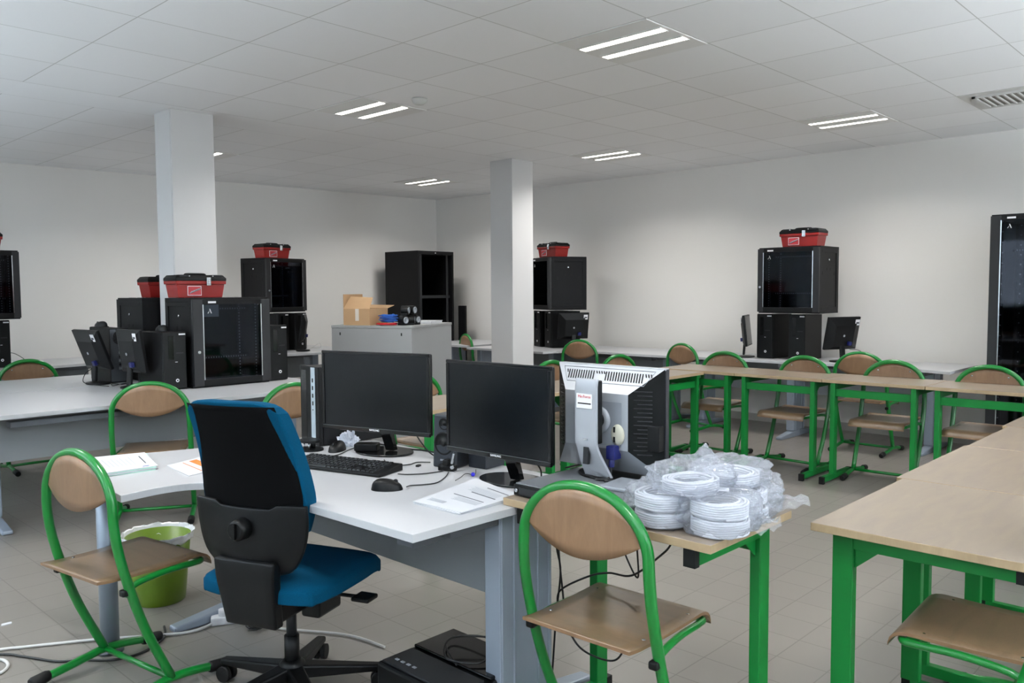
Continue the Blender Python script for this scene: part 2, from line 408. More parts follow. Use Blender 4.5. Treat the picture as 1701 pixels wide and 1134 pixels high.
# ceiling lights
def luminaire(a, bb, label, beyond=False):
    x = 1.774+0.6*a; y = (6.059-0.6*(bb+1)) if not beyond else 6.52+0.6*bb
    t = thing('ceiling_light', label, 'ceiling light', (x+0.3, y+0.3, CEIL), 0, 'square twin-tube lights set into the ceiling')
    b = MB()
    b.box((-0.297, -0.297, -0.006), (0.297, 0.297, 0.0), LOUVRE)
    for sx in (-1, 1):   # the two sunken trays shown as folded reflector lips
        cx = sx*0.105
        b.box((cx-0.045, -0.275, -0.010), (cx-0.030, 0.275, -0.006), LOUVRE); b.box((cx+0.030, -0.275, -0.010), (cx+0.045, 0.275, -0.006), LOUVRE)
    b.build('reflector_panel', t)
    for sx in (-1, 1):
        m = MB(); cx = sx*0.105; m.box((cx-0.029, -0.27, -0.009), (cx+0.029, 0.27, -0.0065), TUBE); m.build('lit_tube', t)
        la = area('tube_light', (cx, 0, -0.0125), (0, 0, 0), 0.056, 0.54, 9.5, (1.0, 0.98, 0.945)); la.parent = t
        la.data.spread = math.radians(145)      # the louvres keep the light pointing down
luminaire(3, 5, 'largest lit square ceiling light, at the top of the picture')
luminaire(8, 5, 'lit square ceiling light nearest the air vent on the right')
luminaire(3, 1, 'lit square ceiling light beside the small white smoke detector')
luminaire(8, 1, 'lit square ceiling light just right of the middle column')
luminaire(8, 2, 'lit square ceiling light furthest away, left of the middle column', True)
luminaire(3, 2, 'lit square ceiling light mostly hidden behind the left column', True)
for a_, b_, l_ in ((8, 9, 'lit square ceiling light out of the picture to the right, beyond the air vent'), (3, 9, 'lit square ceiling light out of the picture, right of the camera'),
                   (-2, 5, 'lit square ceiling light out of the picture, above the left chair'), (-2, 9, 'lit square ceiling light out of the picture, almost above the camera'),
                   (-2, 1, 'lit square ceiling light out of the picture, above the left end of the long desk')):
    luminaire(a_, b_, l_)
# air vent
t = thing('air_vent', 'square white slatted air vent in the ceiling at the right edge', 'air vent', (1.774+0.6*8+0.3, 6.059-4.2-0.3, CEIL))
b = MB(); b.box((-0.297, -0.297, -0.005), (0.297, 0.297, 0), VENTM); b.build('backing', t)
b = MB()
DARKV = mat('vent_shadow_gap', '8a8884', 0.8)
for i in range(9): b.box((-0.2, -0.2+i*0.045, -0.016), (0.2, -0.2+i*0.045+0.012, -0.005), VENTM)
for s in (-1, 1): b.box((s*0.21-0.012, -0.222, -0.018), (s*0.21+0.012, 0.222, -0.005), VENTM); b.box((-0.222, s*0.21-0.012, -0.018), (0.222, s*0.21+0.012, -0.005), VENTM)
b.build('grille', t)
b = MB(); b.box((-0.2, -0.2, -0.007), (0.2, 0.2, -0.0051), DARKV); b.build('duct_shade', t)  # flat grey sheet: shade behind the slats put into its colour
b = MB(); b.lathe([(0.055, 0), (0.055, -0.012), (0.045, -0.03), (0.03, -0.042), (0.012, -0.045)], VENTM); o = b.build('smoke_detector'); o.location = (3.9, 4.62, CEIL)
tag(o, 'small round white smoke detector on the ceiling beside a light', 'smoke detector')

# ================================================================== CHAIRS
def make_chair(label, group):
    t = thing('school_chair', label, 'chair', (0, 0, 0), 0, group)
    r = 0.0165; W = 0.218
    side = [(W, 0.195, 0.055), (W+0.002, 0.15, 0.15), (W+0.004, 0.105, 0.25), (W+0.005, 0.065, 0.36), (W+0.005, 0.03, 0.48), (W+0.004, 0.008, 0.58), (W+0.002, 0.0, 0.66)]
    arch = [(W*math.cos(a), 0.0, 0.695+0.175*math.sin(a)) for a in [PI*i/28 for i in range(29)]]
    path = catmull(side+arch[::1]+[(-x, y, z) for (x, y, z) in side[::-1]], 2)
    b = MB(); b.tube(path, r, GREEN, 12, sy=1.0); fr = b.build('tube_frame', t)
    b = MB(); b.cyl((-W, 0.195, 0.052), (W, 0.195, 0.052), 0.011, GREEN, 12); b.build('crossbar', t)
    for s in (-1, 1):
        b = MB(); x = s*W
        foot = catmull([(x, -0.055, 0.022), (x, 0.05, 0.034), (x, 0.15, 0.048), (x, 0.195, 0.052), (x, 0.28, 0.045), (x, 0.40, 0.022)], 4)
        b.tube(foot, 0.0155, GREEN, 12); fo = b.build('foot_bar', t)
        for y0, y1 in ((-0.085, -0.015), (0.345, 0.43)):
            b = MB(); z0 = 0.022 if y0 < 0 else 0.03; z1 = 0.028 if y0 < 0 else 0.021
            b.tube([(x, y0, z0-0.001), (x, y0+0.01, z0), (x, y1-0.01, z1), (x, y1, z1)], [0.016, 0.021, 0.021, 0.018], BLACKR, 12); b.build('rubber_foot', fo)
    # seat rails with black clamps
    for s in (-1, 1):
        b = MB(); b.tube(catmull([(s*W, 0.03, 0.40), (s*W*0.98, 0.08, 0.428), (s*W*0.93, 0.2, 0.436), (s*W*0.9, 0.31, 0.432), (s*W*0.8, 0.355, 0.43), (s*0.04, 0.362, 0.43)], 4), 0.011, GREEN, 10)
        sr = b.build('seat_rail', t)
        b = MB(); b.box((s*W-0.014, 0.018, 0.398), (s*W+0.014, 0.055, 0.422), BLACKP); b.build('clamp', sr, bevel=0.006)
    def seat(u, v):
        y = -0.045+0.455*v-(0.022*((v-0.84)/0.16)**3 if v > 0.84 else 0); x = (u-0.5)*lerp(0.375, 0.39, v)
        z = 0.458 - 0.004*math.sin(PI*min(v/0.8, 1)) - (0.040*((v-0.84)/0.16)**2 if v > 0.84 else 0) + (0.004*(1-v/0.1) if v < 0.1 else 0)
        return (x, y, z)
    b = MB(); b.grid(8, 26, seat, SEATW, (0, 0, -0.010), mback=BEECH); se = b.build('seat', t)
    for s in (-1, 1):
        for y in (0.06, 0.30):
            b = MB(); b.lathe([(0.006, 0), (0.006, 0.0012), (0.003, 0.0022)], CHROME, TR(s*0.165, y, 0.4555), 10); b.build('screw', se)
    def backr(u, v):
        x = (u-0.5)*2*0.202
        q = math.sqrt(max(0, 1-(x/0.208)**2))
        top = 0.70+0.162*q; bot = 0.738-0.068*(1-(x/0.202)**2)
        if top < bot: top = bot+0.0005
        return (x, -0.006-0.018*(1-(x/0.202)**2)+0.004, lerp(bot, top, v))
    b = MB(); b.grid(28, 6, backr, BEECH, (0, 0.009, 0)); ba = b.build('backrest', t)
    for s in (-1, 1):
        b = MB(); b.lathe([(0.007, 0), (0.007, 0.0015), (0.003, 0.0025)], CHROME, TR(s*0.115, -0.0035, 0.80) @ Matrix.Rotation(-PI/2, 4, 'X'), 10); b.build('screw', ba)
    return t
def face(deg): return math.radians(deg-90)   # heading measured from +X towards +Y; the chair looks along its local +y
G1 = 'green tubular school chairs with plywood seats'
chair = make_chair('green school chair standing on the bare floor left of the blue office chair', G1)
chair.location = (1.015, 3.06, 0); chair.rotation_euler = (0, 0, face(9))
CH = [
 ((1.803, 1.45), 2, 'large green school chair with backrest in front of the bagged white cables'),
 ((2.615, 0.445), 93, 'green school chair pulled up to the near table in the bottom right corner'),
 ((2.115, 5.075), 60, 'green school chair facing the long white desk with the black rack on it'),
 ((2.18, 7.62), -90, 'green school chair behind the white desks at the far left'),
 ((2.66, 4.36), 95, 'green school chair mostly hidden behind the desktop computer tower'),
 ((3.52, 4.24), -88, 'green school chair seen between the two black monitors'),
 ((4.86, 4.22), -90, 'green school chair showing between the black monitor and the silver one'),
 ((5.68, 4.18), -97, 'green school chair showing just above the silver monitor'),
 ((7.10, 5.75), 8, 'green school chair at the wall desk right of the middle column'),
 ((7.27, 4.55), -15, 'green school chair turned sideways at the wall desk by the table corner'),
 ((7.2, 2.74), 0, 'green school chair facing the wall desk below the black rack with red toolbox'),
 ((7.22, 7.70), -22, 'green school chair left of the middle column beside the far desk'),
 ((6.53, 3.655), 180, 'green school chair behind the tables, leftmost of the four in the back row'),
 ((6.50, 2.92), 177, 'green school chair behind the tables, second from left in the back row'),
 ((6.52, 2.23), 182, 'green school chair behind the tables, third from left in the back row'),
 ((6.50, 1.575), 180, 'green school chair behind the tables, rightmost of the back row by the tall rack'),
 ((3.42, 0.47), 90, 'green school chair cut off by the right edge, beyond the near one'),
]
for (x, y), a, lab in CH: dup(chair, (x, y, 0), face(a), lab, G1)

# ================================================================== GREEN FRAMED TABLES
def table(label, x0, x1, y0, y1, post_side, z=0.74, inset=0.075, pin=0.0, fwd=0.20, group='maple topped tables with green metal frames'):
    """x0..x1,y0..y1 top outline in world; post_side in ('-x','+x','+y','-y') is the long side that carries the posts"""
    cx, cy = (x0+x1)/2, (y0+y1)/2
    ang = {'-y': 0, '+y': PI, '-x': -PI/2, '+x': PI/2}[post_side]
    L, D = ((x1-x0), (y1-y0)) if post_side[1] == 'y' else ((y1-y0), (x1-x0))
    t = thing('green_frame_table', label, 'table', (cx, cy, 0), ang, group)
    l, d = L/2-0.001, D/2; th = 0.024
    b = MB(); b.box((-l, -d, z-th), (l, d, z), TOPW); o = b.build('tabletop', t, bevel=0.002)
    o.data.materials.append(TOPE)
    for p in o.data.polygons:
        if abs(p.normal.z) < 0.5: p.material_index = 1
    px = l-inset; py = -d+pin+0.04
    for s in (-1, 1):
        b = MB(); x = s*px
        b.box((x-0.017, py-0.03, 0.05), (x+0.017, py+0.03, z-th), GREEN_T); lg = b.build('leg', t, bevel=0.003)
        b = MB(); b.box((x-0.0165, py-fwd, 0.012), (x+0.0165, py+0.30, 0.052), GREEN_T); fb = b.build('foot_bar', t, bevel=0.003)
        for q0, q1 in ((py-fwd-0.007, py-fwd+0.022), (py+0.28, py+0.307)):
            b = MB(); b.box((x-0.018, q0, 0.0), (x+0.018, q1, 0.053), BLACKR); b.build('end_cap', fb, bevel=0.002)
        b = MB(); b.box((x-0.0165, py+0.03, z-th-0.05), (x+0.0165, d-0.03, z-th), GREEN_T)
        b.prism([(0, 0), (0.07, 0), (0, -0.06)], -0.002, 0.002, GREEN_T, TR(x, py+0.03, z-th-0.05) @ Matrix(((0, 0, 1, 0), (1, 0, 0, 0), (0, 1, 0, 0), (0, 0, 0, 1))))
        ab = b.build('support_arm', t, bevel=0.002)
        b = MB(); b.box((x-0.018, d-0.032, z-th-0.052), (x+0.018, d-0.01, z-th), BLACKR); b.build('end_cap', ab)
    b = MB(); b.box((-px+0.017, py-0.012, z-th-0.10), (px-0.017, py+0.012, z-th-0.045), GREEN_T); b.build('rail', t, bevel=0.002)
    return t
TB = 'wooden table with green frame'
# near row on the right
table('wooden green framed table nearest the camera in the bottom right corner', 2.33, 3.10, 0.475, 1.022, '+y', pin=0.03, inset=0.08, fwd=0.02)
table('wooden green framed table second from the camera along the right edge', 3.103, 3.94, 0.49, 1.045, '+y', pin=0.03, inset=0.08, fwd=0.02)
table('wooden green framed table third from the camera along the right edge', 3.943, 4.62, 0.50, 1.035, '+y', pin=0.03, inset=0.08, fwd=0.02)
table('wooden green framed table furthest along the right edge', 4.625, 5.33, 0.49, 1.06, '+y', pin=0.03, inset=0.08, fwd=0.02)
# back row
labs = ['wooden green framed table at the corner where the two rows meet', 'wooden green framed table in the back row, next to the corner one',
        'wooden green framed back-row table in front of the white wall desk end', 'wooden green framed table in the back row in front of the tall black rack']
for (y0, y1), lb in zip([(3.30, 4.02), (2.58, 3.297), (1.86, 2.577), (1.14, 1.857)], labs):
    table(lb, 6.04, 6.54, y0, y1, '-x', z=0.752)
# middle row going left
labs = ['wooden green framed table right of the silver monitor, joining the corner', 'wooden green framed table partly behind the silver monitor', 'wooden green framed table hidden behind the right black monitor',
        'wooden green framed table behind the loudspeaker and monitors', 'wooden green framed table seen between the two black monitors']
for (x0, x1), lb in zip([(5.435, 6.037), (4.83, 5.432), (4.225, 4.827), (3.62, 4.222), (3.015, 3.617)], labs):
    table(lb, x0, x1, 3.57, 4.07, '-y', z=0.745)
# table of bagged cables
table('wooden green framed table carrying the bagged white cable coils', 1.865, 2.33, 1.078, 1.825, '+x', z=0.765, inset=0.07, pin=0.02, fwd=0.05)

# ================================================================== WHITE DESKS
def curve_pts(P, n=6): return [(v.x, v.y) for v in catmull([(x, y, 0) for x, y in P], n)]
def desk(label, outline, legs, panel=None, tray=None, z=0.74, cat='desk', group=None):
    """outline in world metres; legs = list of (kind, x, y, angle)"""
    cx = sum(p[0] for p in outline)/len(outline); cy = sum(p[1] for p in outline)/len(outline)
    t = thing('white_desk', label, cat, (cx, cy, 0), 0, group)
    pts = [(x-cx, y-cy) for x, y in outline]
    b = MB(); b.prism(pts, z-0.025, z, DESKW, side=DESKE); b.build('desktop', t, bevel=0.0015)
    for (kind, x, y, a) in legs:
        T = TR(x-cx, y-cy, 0) @ RZ(math.radians(a))
        b = MB()
        if kind == 'c':    # wide ribbed upright over a long tapering foot that runs along local y
            b.box((-0.035, -0.125, 0.06), (0.035, 0.125, z-0.03), LEGG, T)
            for s in (-1, 1):
                for q in (-0.11, -0.055, 0.06, 0.115): b.box((s*0.035-0.004, q-0.005, 0.065), (s*0.035+0.004, q+0.005, z-0.035), LEGG, T)
            lg = b.build('leg', t, bevel=0.004)
            b = MB()
            for s in (-1, 1):
                b.poly([(-0.04, 0, 0), (0.04, 0, 0), (0.03, s*0.36, 0), (-0.03, s*0.36, 0), (-0.04, 0, 0.07), (0.04, 0, 0.07), (0.028, s*0.36, 0.025), (-0.028, s*0.36, 0.025)],
                       [(0, 1, 2, 3), (4, 5, 6, 7), (0, 1, 5, 4), (2, 3, 7, 6), (1, 2, 6, 5), (0, 3, 7, 4)], LEGG, T)
            b.build('foot', lg, bevel=0.008)
            b = MB(); b.box((-0.03, -0.33, z-0.06), (0.03, 0.33, z-0.026), LEGD, T); b.build('top_bracket', t, bevel=0.004)
        elif kind == 'p':  # round pedestal
            b.tube([T @ Vector((0, 0, 0.02)), T @ Vector((0, 0, z-0.026))], 0.035, LEGG, 24); lg = b.build('pedestal_leg', t)
            b = MB(); b.lathe([(0.05, 0), (0.05, 0.012), (0.036, 0.02)], LEGD, T, 24); b.build('foot_plate', lg)
    if panel:
        (x0, y0), (x1, y1), z0 = panel
        d = Vector((x1-x0, y1-y0, 0)); n = Vector((-d.y, d.x, 0)).normalized()*0.009
        b = MB(); b.prism([(x0-cx-n.x, y0-cy-n.y), (x1-cx-n.x, y1-cy-n.y), (x1-cx+n.x, y1-cy+n.y), (x0-cx+n.x, y0-cy+n.y)], z0, z-0.03, PANELG); b.build('modesty_panel', t, bevel=0.001)
    if tray:
        (x0, y0), (x1, y1) = tray
        d = Vector((x1-x0, y1-y0, 0)); n = Vector((-d.y, d.x, 0)).normalized()*0.04
        b = MB(); b.prism([(x0-cx-n.x, y0-cy-n.y), (x1-cx-n.x, y1-cy-n.y), (x1-cx+n.x, y1-cy+n.y), (x0-cx+n.x, y0-cy+n.y)], z-0.085, z-0.05, LEGD); b.build('cable_tray', t, bevel=0.004)
    return t
# main desk
front = curve_pts([(1.447, 2.30), (1.455, 2.45), (1.45, 2.62), (1.415, 2.76), (1.345, 2.85), (1.24, 2.885), (1.085, 2.865)], 5)
desk('white L-shaped desk in front carrying two black monitors, keyboard and mouse',
     [(1.462, 1.786), (2.30, 1.772), (2.30, 3.34), (1.64, 3.50), (1.13, 3.66)] + front[::-1],
     [('c', 1.965, 1.85, 90), ('c', 1.83, 3.385, 90), ('p', 1.222, 3.385, 0)], panel=((1.93, 1.90), (1.93, 3.22), 0.405), tray=((1.55, 1.93), (2.0, 1.93)))
# long desk with the racks
wave = curve_pts([(1.15, 5.25), (1.8, 5.255), (2.05, 5.235), (2.25, 5.15), (2.5, 5.09), (3.0, 5.08), (3.56, 5.10)], 6)
desk('long white desk carrying the big black rack with the red toolbox on top', wave+[(3.56, 6.14), (2.70, 6.14), (2.68, 6.43), (1.15, 6.43)],
     [('c', 1.43, 5.85, 0), ('c', 3.35, 5.62, 0)], panel=((1.30, 5.52), (3.3, 5.52), 0.43), tray=((1.42, 5.36), (2.6, 5.34)))
desk('white desk behind the long one, carrying the small monitors seen from behind', [(1.15, 6.45), (3.4, 6.45), (3.4, 7.30), (2.8, 7.42), (2.0, 7.40), (1.15, 7.38)],
     [('c', 1.4, 6.9, 0), ('c', 3.2, 6.9, 0)], panel=((1.5, 6.85), (3.1, 6.85), 0.42))
# desks along the far left wall
desk('white desk against the far left wall at the left edge of the picture', [(1.15, 8.45), (2.2, 8.50), (3.0, 8.62), (3.55, 8.5), (3.55, 9.5), (1.15, 9.6)],
     [('c', 1.5, 9.05, 0), ('c', 3.3, 9.05, 0)], panel=((1.6, 9.2), (3.2, 9.2), 0.4), tray=((1.6, 9.0), (3.2, 9.0)))
desk('white desk against the far left wall under the black rack with red toolbox', [(3.57, 8.5), (4.3, 8.35), (5.1, 8.08), (5.95, 8.06), (5.95, 9.3), (3.57, 9.5)],
     [('c', 3.9, 8.95, 0), ('c', 5.6, 8.75, 0)], panel=((4.0, 8.75), (5.5, 8.75), 0.4), tray=((4.0, 8.6), (5.5, 8.6)))
# desks along the right wall
fr = curve_pts([(7.33, 2.07), (7.42, 2.35), (7.49, 2.65), (7.49, 3.1), (7.44, 3.5), (7.42, 3.9), (7.38, 4.4), (7.32, 4.765)], 4)
desk('white desk along the right wall carrying the black rack with red toolbox', fr+[(8.16, 4.765), (8.16, 2.07)],
     [('c', 7.78, 2.32, 90), ('c', 7.72, 3.55, 90), ('c', 7.75, 4.55, 90)], panel=((7.86, 2.4), (7.86, 4.6), 0.40), tray=((7.62, 2.5), (7.62, 3.3)), z=0.742)
fr = curve_pts([(7.32, 4.77), (7.31, 5.2), (7.34, 5.65), (7.17, 6.05), (6.91, 6.12)], 4)
desk('white desk along the right wall just right of the middle column', fr+[(6.90, 7.35), (8.16, 7.35), (8.16, 4.77)],
     [('c', 7.75, 4.98, 90), ('c', 7.72, 6.6, 90)], panel=((7.80, 5.05), (7.80, 7.2), 0.40), tray=((7.58, 5.1), (7.58, 6.3)), z=0.742)
desk('white desk in the far right corner beside the grey cabinet', [(7.10, 7.56), (8.16, 7.56), (8.16, 8.50), (7.10, 8.50)],
     [('c', 7.62, 7.75, 90), ('c', 7.62, 8.3, 90)], z=0.742)

# ================================================================== RACKS, TOOLBOXES
def rack_glass():
    m = bpy.data.materials.new('smoked_glass_pane'); m.use_nodes = True; nt = m.node_tree
    for n in list(nt.nodes): nt.nodes.remove(n)
    out = nt.nodes.new('ShaderNodeOutputMaterial'); tr = nt.nodes.new('ShaderNodeBsdfTransparent'); tr.inputs[0].default_value = (0.6, 0.64, 0.68, 1)
    gl = nt.nodes.new('ShaderNodeBsdfGlossy'); gl.inputs['Roughness'].default_value = 0.03; gl.inputs['Color'].default_value = (0.45, 0.45, 0.5, 1)
    fr = nt.nodes.new('ShaderNodeFresnel'); fr.inputs[0].default_value = 1.5
    mx = nt.nodes.new('ShaderNodeMixShader'); nt.links.new(fr.outputs[0], mx.inputs[0]); nt.links.new(tr.outputs[0], mx.inputs[1]); nt.links.new(gl.outputs[0], mx.inputs[2])
    nt.links.new(mx.outputs[0], out.inputs[0]); return m
RGLASS = rack_glass()
def hole_mat():
    m = bpy.data.materials.new('perforated_black_steel'); m.use_nodes = True; nt = m.node_tree; b = nt.nodes['Principled BSDF']
    tc = nt.nodes.new('ShaderNodeTexCoord'); v = nt.nodes.new('ShaderNodeTexVoronoi'); v.inputs['Scale'].default_value = 90; v.inputs['Randomness'].default_value = 0
    nt.links.new(tc.outputs['Object'], v.inputs['Vector'])
    mx = nt.nodes.new('ShaderNodeMix'); mx.data_type = 'RGBA'; mx.inputs[6].default_value = srgb('020203'); mx.inputs[7].default_value = srgb('17181b')
    nt.links.new(M(nt, 'GREATER_THAN', v.outputs['Distance'], 0.34), mx.inputs[0]); nt.links.new(mx.outputs[2], b.inputs['Base Color'])
    b.inputs['Roughness'].default_value = 0.5; return m
PERF = hole_mat()
def rack(label, loc, rot, w=0.60, d=0.45, h=0.63, group='black wall rack cabinets', glass=True, strip=0.06, reflection_patch=False):
    t = thing('network_rack', label, 'rack cabinet', loc, rot, group)
    x, y = w/2, d/2; p = 0.004
    b = MB()
    b.box((-x, -y+0.03, 0), (x, y, 0.03), BLACKM); b.box((-x, -y+0.03, h-0.03), (x, y, h), BLACKM); b.box((-x+p, y-0.01, 0.03), (x-p, y, h-0.03), BLACKM)
    for s in (-1, 1):
        b.box((s*x-(p if s > 0 else 0), -y+0.03, 0.03), (s*x+(p if s < 0 else 0), -y+0.07, h-0.03), BLACKM)
        b.box((s*x-(p if s > 0 else 0), y-0.05, 0.03), (s*x+(p if s < 0 else 0), y, h-0.03), BLACKM)
        for z0 in (0.03, h-0.06): b.box((s*x-(p if s > 0 else 0), -y+0.07, z0), (s*x+(p if s < 0 else 0), y-0.05, z0+0.03), BLACKM)
    bo = b.build('body', t, bevel=0.002)
    for i in range(9):
        pass
    b = MB()
    for i in range(8):
        for s in (-1, 1): b.box((-0.5*w+0.07+i*(w-0.14)/7-0.012, s*0.11-0.05, h), (-0.5*w+0.07+i*(w-0.14)/7+0.004, s*0.11+0.05, h+0.0015), DARKG)
    b.build('vent_slots', bo, kind='stuff')
    for s in (-1, 1):
        b = MB(); xx = s*(x-0.012)
        b.box((min(xx, xx+s*0.006), -y+0.068, 0.058), (max(xx, xx+s*0.006), y-0.048, h-0.058), BLACKM); sp = b.build('side_panel', t, bevel=0.001)
        b = MB()
        b.tube([(xx+s*0.006, 0, h*0.80), (xx+s*0.016, 0, h*0.80)], 0.009, CHROME, 12); b.build('side_lock', sp)
        for (yy, zz, q) in ((-0.03, h*0.66, 0.013), (0.045, h*0.66, 0.013), (-0.13, h*0.60, 0.018), (0.14, h*0.60, 0.018)):
            b = MB(); b.box((min(xx+s*0.006, xx+s*0.0075), yy-q*0.7, zz-q), (max(xx+s*0.006, xx+s*0.0075), yy+q*0.7, zz+q), BLACKR); b.build('knockout', sp)
    # 19 inch rails with square holes inside
    for s in (-1, 1):
        for yy in (-y+0.10, y-0.10):
            b = MB(); b.box((s*0.235-0.018, yy-0.002, 0.035), (s*0.235+0.018, yy+0.002, h-0.035), DARKG)
            for k in range(24):
                zz = 0.05+k*(h-0.1)/23; b.box((s*0.235-0.005, yy-0.0032, zz-0.005), (s*0.235+0.005, yy-0.0018, zz+0.005), SILVERD)
            b.build('mounting_rail', t)
    for zz in (h*0.87, h*0.30):   # slotted cross rails seen through the glass
        b = MB(); b.box((-x+0.02, y-0.16, zz-0.012), (x-0.02, y-0.155, zz+0.012), DARKG)
        for k in range(26): b.box((-x+0.05+k*(w-0.1)/25-0.003, y-0.1625, zz-0.005), (-x+0.05+k*(w-0.1)/25+0.003, y-0.1595, zz+0.005), SILVERD)
        b.build('cross_rail', t)
    # door
    b = MB(); e = strip; dz0, dz1 = 0.012, h-0.012
    b.box((-x, -y, dz0), (-x+e, -y+0.028, dz1), PERF); b.box((x-e, -y, dz0), (x, -y+0.028, dz1), PERF)
    b.box((-x+e, -y, dz0), (x-e, -y+0.028, dz0+0.045), BLACKM); b.box((-x+e, -y, dz1-0.035), (x-e, -y+0.028, dz1), BLACKM)
    do = b.build('door', t, bevel=0.002)
    if glass:
        b = MB(); b.box((-x+e, -y+0.010, dz0+0.045), (x-e, -y+0.014, dz1-0.035), RGLASS); b.build('glass_pane', do)
    for s in (-1, 1):
        b = MB(); b.box((s*(x-e)-0.004, -y-0.004, dz0+0.045), (s*(x-e)+0.004, -y, dz1-0.035), CHROME); b.build('trim_strip', do)
    b = MB(); b.tube([(-x+e*0.5, -y-0.012, h*0.40), (-x+e*0.5, -y, h*0.40)], 0.011, CHROME, 14); b.build('door_lock', do)
    b = MB(); b.box((-x+e+0.04, -y-0.001, dz1-0.026), (-x+e+0.10, -y-0.0002, dz1-0.012), LABEL); b.build('sticker', do)
    if reflection_patch:  # pale patch: paper label with the window's reflection painted into its colour
        b = MB(); b.box((-x+e+0.004, -y+0.03, dz1-0.125), (-x+e+0.135, -y+0.033, dz1-0.037), mat('pale_grey_reflection', '9ea3a6', 0.5)); b.build('label_and_reflection', do)
    b = MB()   # small white peak shaped emblem on the glass
    cx, cz = -x+e+0.055, dz1-0.085
    for pts in (((-0.002, 0.018), (0.004, 0.018), (0.016, -0.014), (0.010, -0.014)), ((0.000, 0.006), (0.003, 0.012), (-0.010, -0.014), (-0.016, -0.014))):
        v = [(cx+a, -y+0.0085, cz+c) for a, c in pts]; v2 = [(cx+a, -y+0.0098, cz+c) for a, c in pts]
        b.poly(v+v2, [(0, 1, 2, 3), (7, 6, 5, 4), (0, 4, 5, 1), (1, 5, 6, 2), (2, 6, 7, 3), (3, 7, 4, 0)], LABEL)
    b.build('emblem', do)
    return t
rack('big black rack cabinet with glass door on the long white desk', (2.993, 5.915, 0.7401), 0, w=0.605, h=0.645, strip=0.075, reflection_patch=True)
rack('black rack cabinet standing behind the left column', (2.955, 6.71, 0.7401), PI, w=0.60, h=0.645, d=0.5)
rack('black rack cabinet on computer towers at the far left wall', (5.206, 8.874, 1.191), math.radians(10))
rack('black rack cabinet on computer towers, half hidden by the middle column', (7.70, 6.57, 1.193), math.radians(-116), d=0.48)
rack('black rack cabinet on computer towers against the right wall', (7.735, 3.555, 1.193), math.radians(-90), w=0.61)
rack('black rack cabinet cut off by the left edge of the picture', (2.12, 8.80, 1.191), 0)

def toolbox(label, loc, rot):
    t = thing('toolbox', label, 'toolbox', loc, rot, 'red toolboxes with black lids')
    def ring(w, d, z): return [(-w/2, -d/2, z), (w/2, -d/2, z), (w/2, d/2, z), (-w/2, d/2, z)]
    def loft(rings, m, b):
        vs = []; fs = []
        for r in rings: vs += r
        for i in range(len(rings)-1):
            for j in range(4): fs.append((4*i+j, 4*i+(j+1) % 4, 4*i+4+(j+1) % 4, 4*i+4+j))
        fs += [(3, 2, 1, 0), tuple(4*(len(rings)-1)+k for k in range(4))]; b.poly(vs, fs, m)
    b = MB(); loft([ring(0.335, 0.175, 0), ring(0.365, 0.19, 0.095), ring(0.365, 0.19, 0.098)], RED, b); loft([ring(0.382, 0.208, 0.098), ring(0.386, 0.212, 0.122)], RED, b)
    bo = b.build('body', t, bevel=0.004)
    b = MB(); loft([ring(0.388, 0.214, 0.1225), ring(0.388, 0.214, 0.142), ring(0.355, 0.17, 0.165)], BLACKP, b); li = b.build('lid', t, bevel=0.004)
    for s in (-1, 1):
        b = MB(); b.box((s*0.12-0.045, -0.10, 0.1495), (s*0.12+0.045, 0.0, 0.167), DARKG); b.build('lid_tray', li, bevel=0.004)
        b = MB(); b.tube([(s*0.09, -0.1005, 0.158), (s*0.09, -0.103, 0.158)], 0.004, LABEL, 8); b.build('rivet', li)
    b = MB(); b.tube(catmull([(-0.08, 0, 0.163), (-0.075, 0, 0.171), (-0.05, 0, 0.174), (0.05, 0, 0.174), (0.075, 0, 0.171), (0.08, 0, 0.163)], 4), 0.008, BLACKP, 8); b.build('handle', li)
    b = MB(); b.box((0.035, -0.116, 0.088), (0.068, -0.108, 0.148), CHROME); b.box((0.043, -0.121, 0.098), (0.060, -0.116, 0.128), CHROME); b.build('latch', t, bevel=0.002)
    b = MB(); b.box((-0.105, -0.0985, 0.015), (0.0, -0.0955, 0.085), LABEL); st = b.build('sticker', bo)
    b = MB(); b.box((-0.101, -0.1, 0.019), (-0.004, -0.0985, 0.081), mat('sticker_picture_red', 'b03038', 0.5)); b.build('picture', st)
    b = MB()
    for i in range(5):
        a0 = (-0.09+i*0.016, 0.03+0.006*i); b.tube([(a0[0], -0.1008, a0[1]), (a0[0]+0.02, -0.1008, a0[1]+0.018)], 0.004, mat('sticker_picture_grey', '8b8f96', 0.5), 6)
    b.build('picture_tools', st)
    return t
toolbox('red toolbox on the big black rack in front of the left column', (2.855, 5.985, 1.387), 0)
toolbox('red toolbox on the rack behind the left column', (2.955, 6.70, 1.387), math.radians(180))
toolbox('red toolbox on the rack at the far left wall', (5.16, 8.83, 1.823), math.radians(6))
toolbox('red toolbox on the rack half hidden by the middle column', (7.60, 6.56, 1.825), math.radians(-104))
toolbox('red toolbox on the rack against the right wall', (7.66, 3.47, 1.825), math.radians(-90))
toolbox('red toolbox cut off by the left edge of the picture', (2.12, 8.75, 1.823), 0)

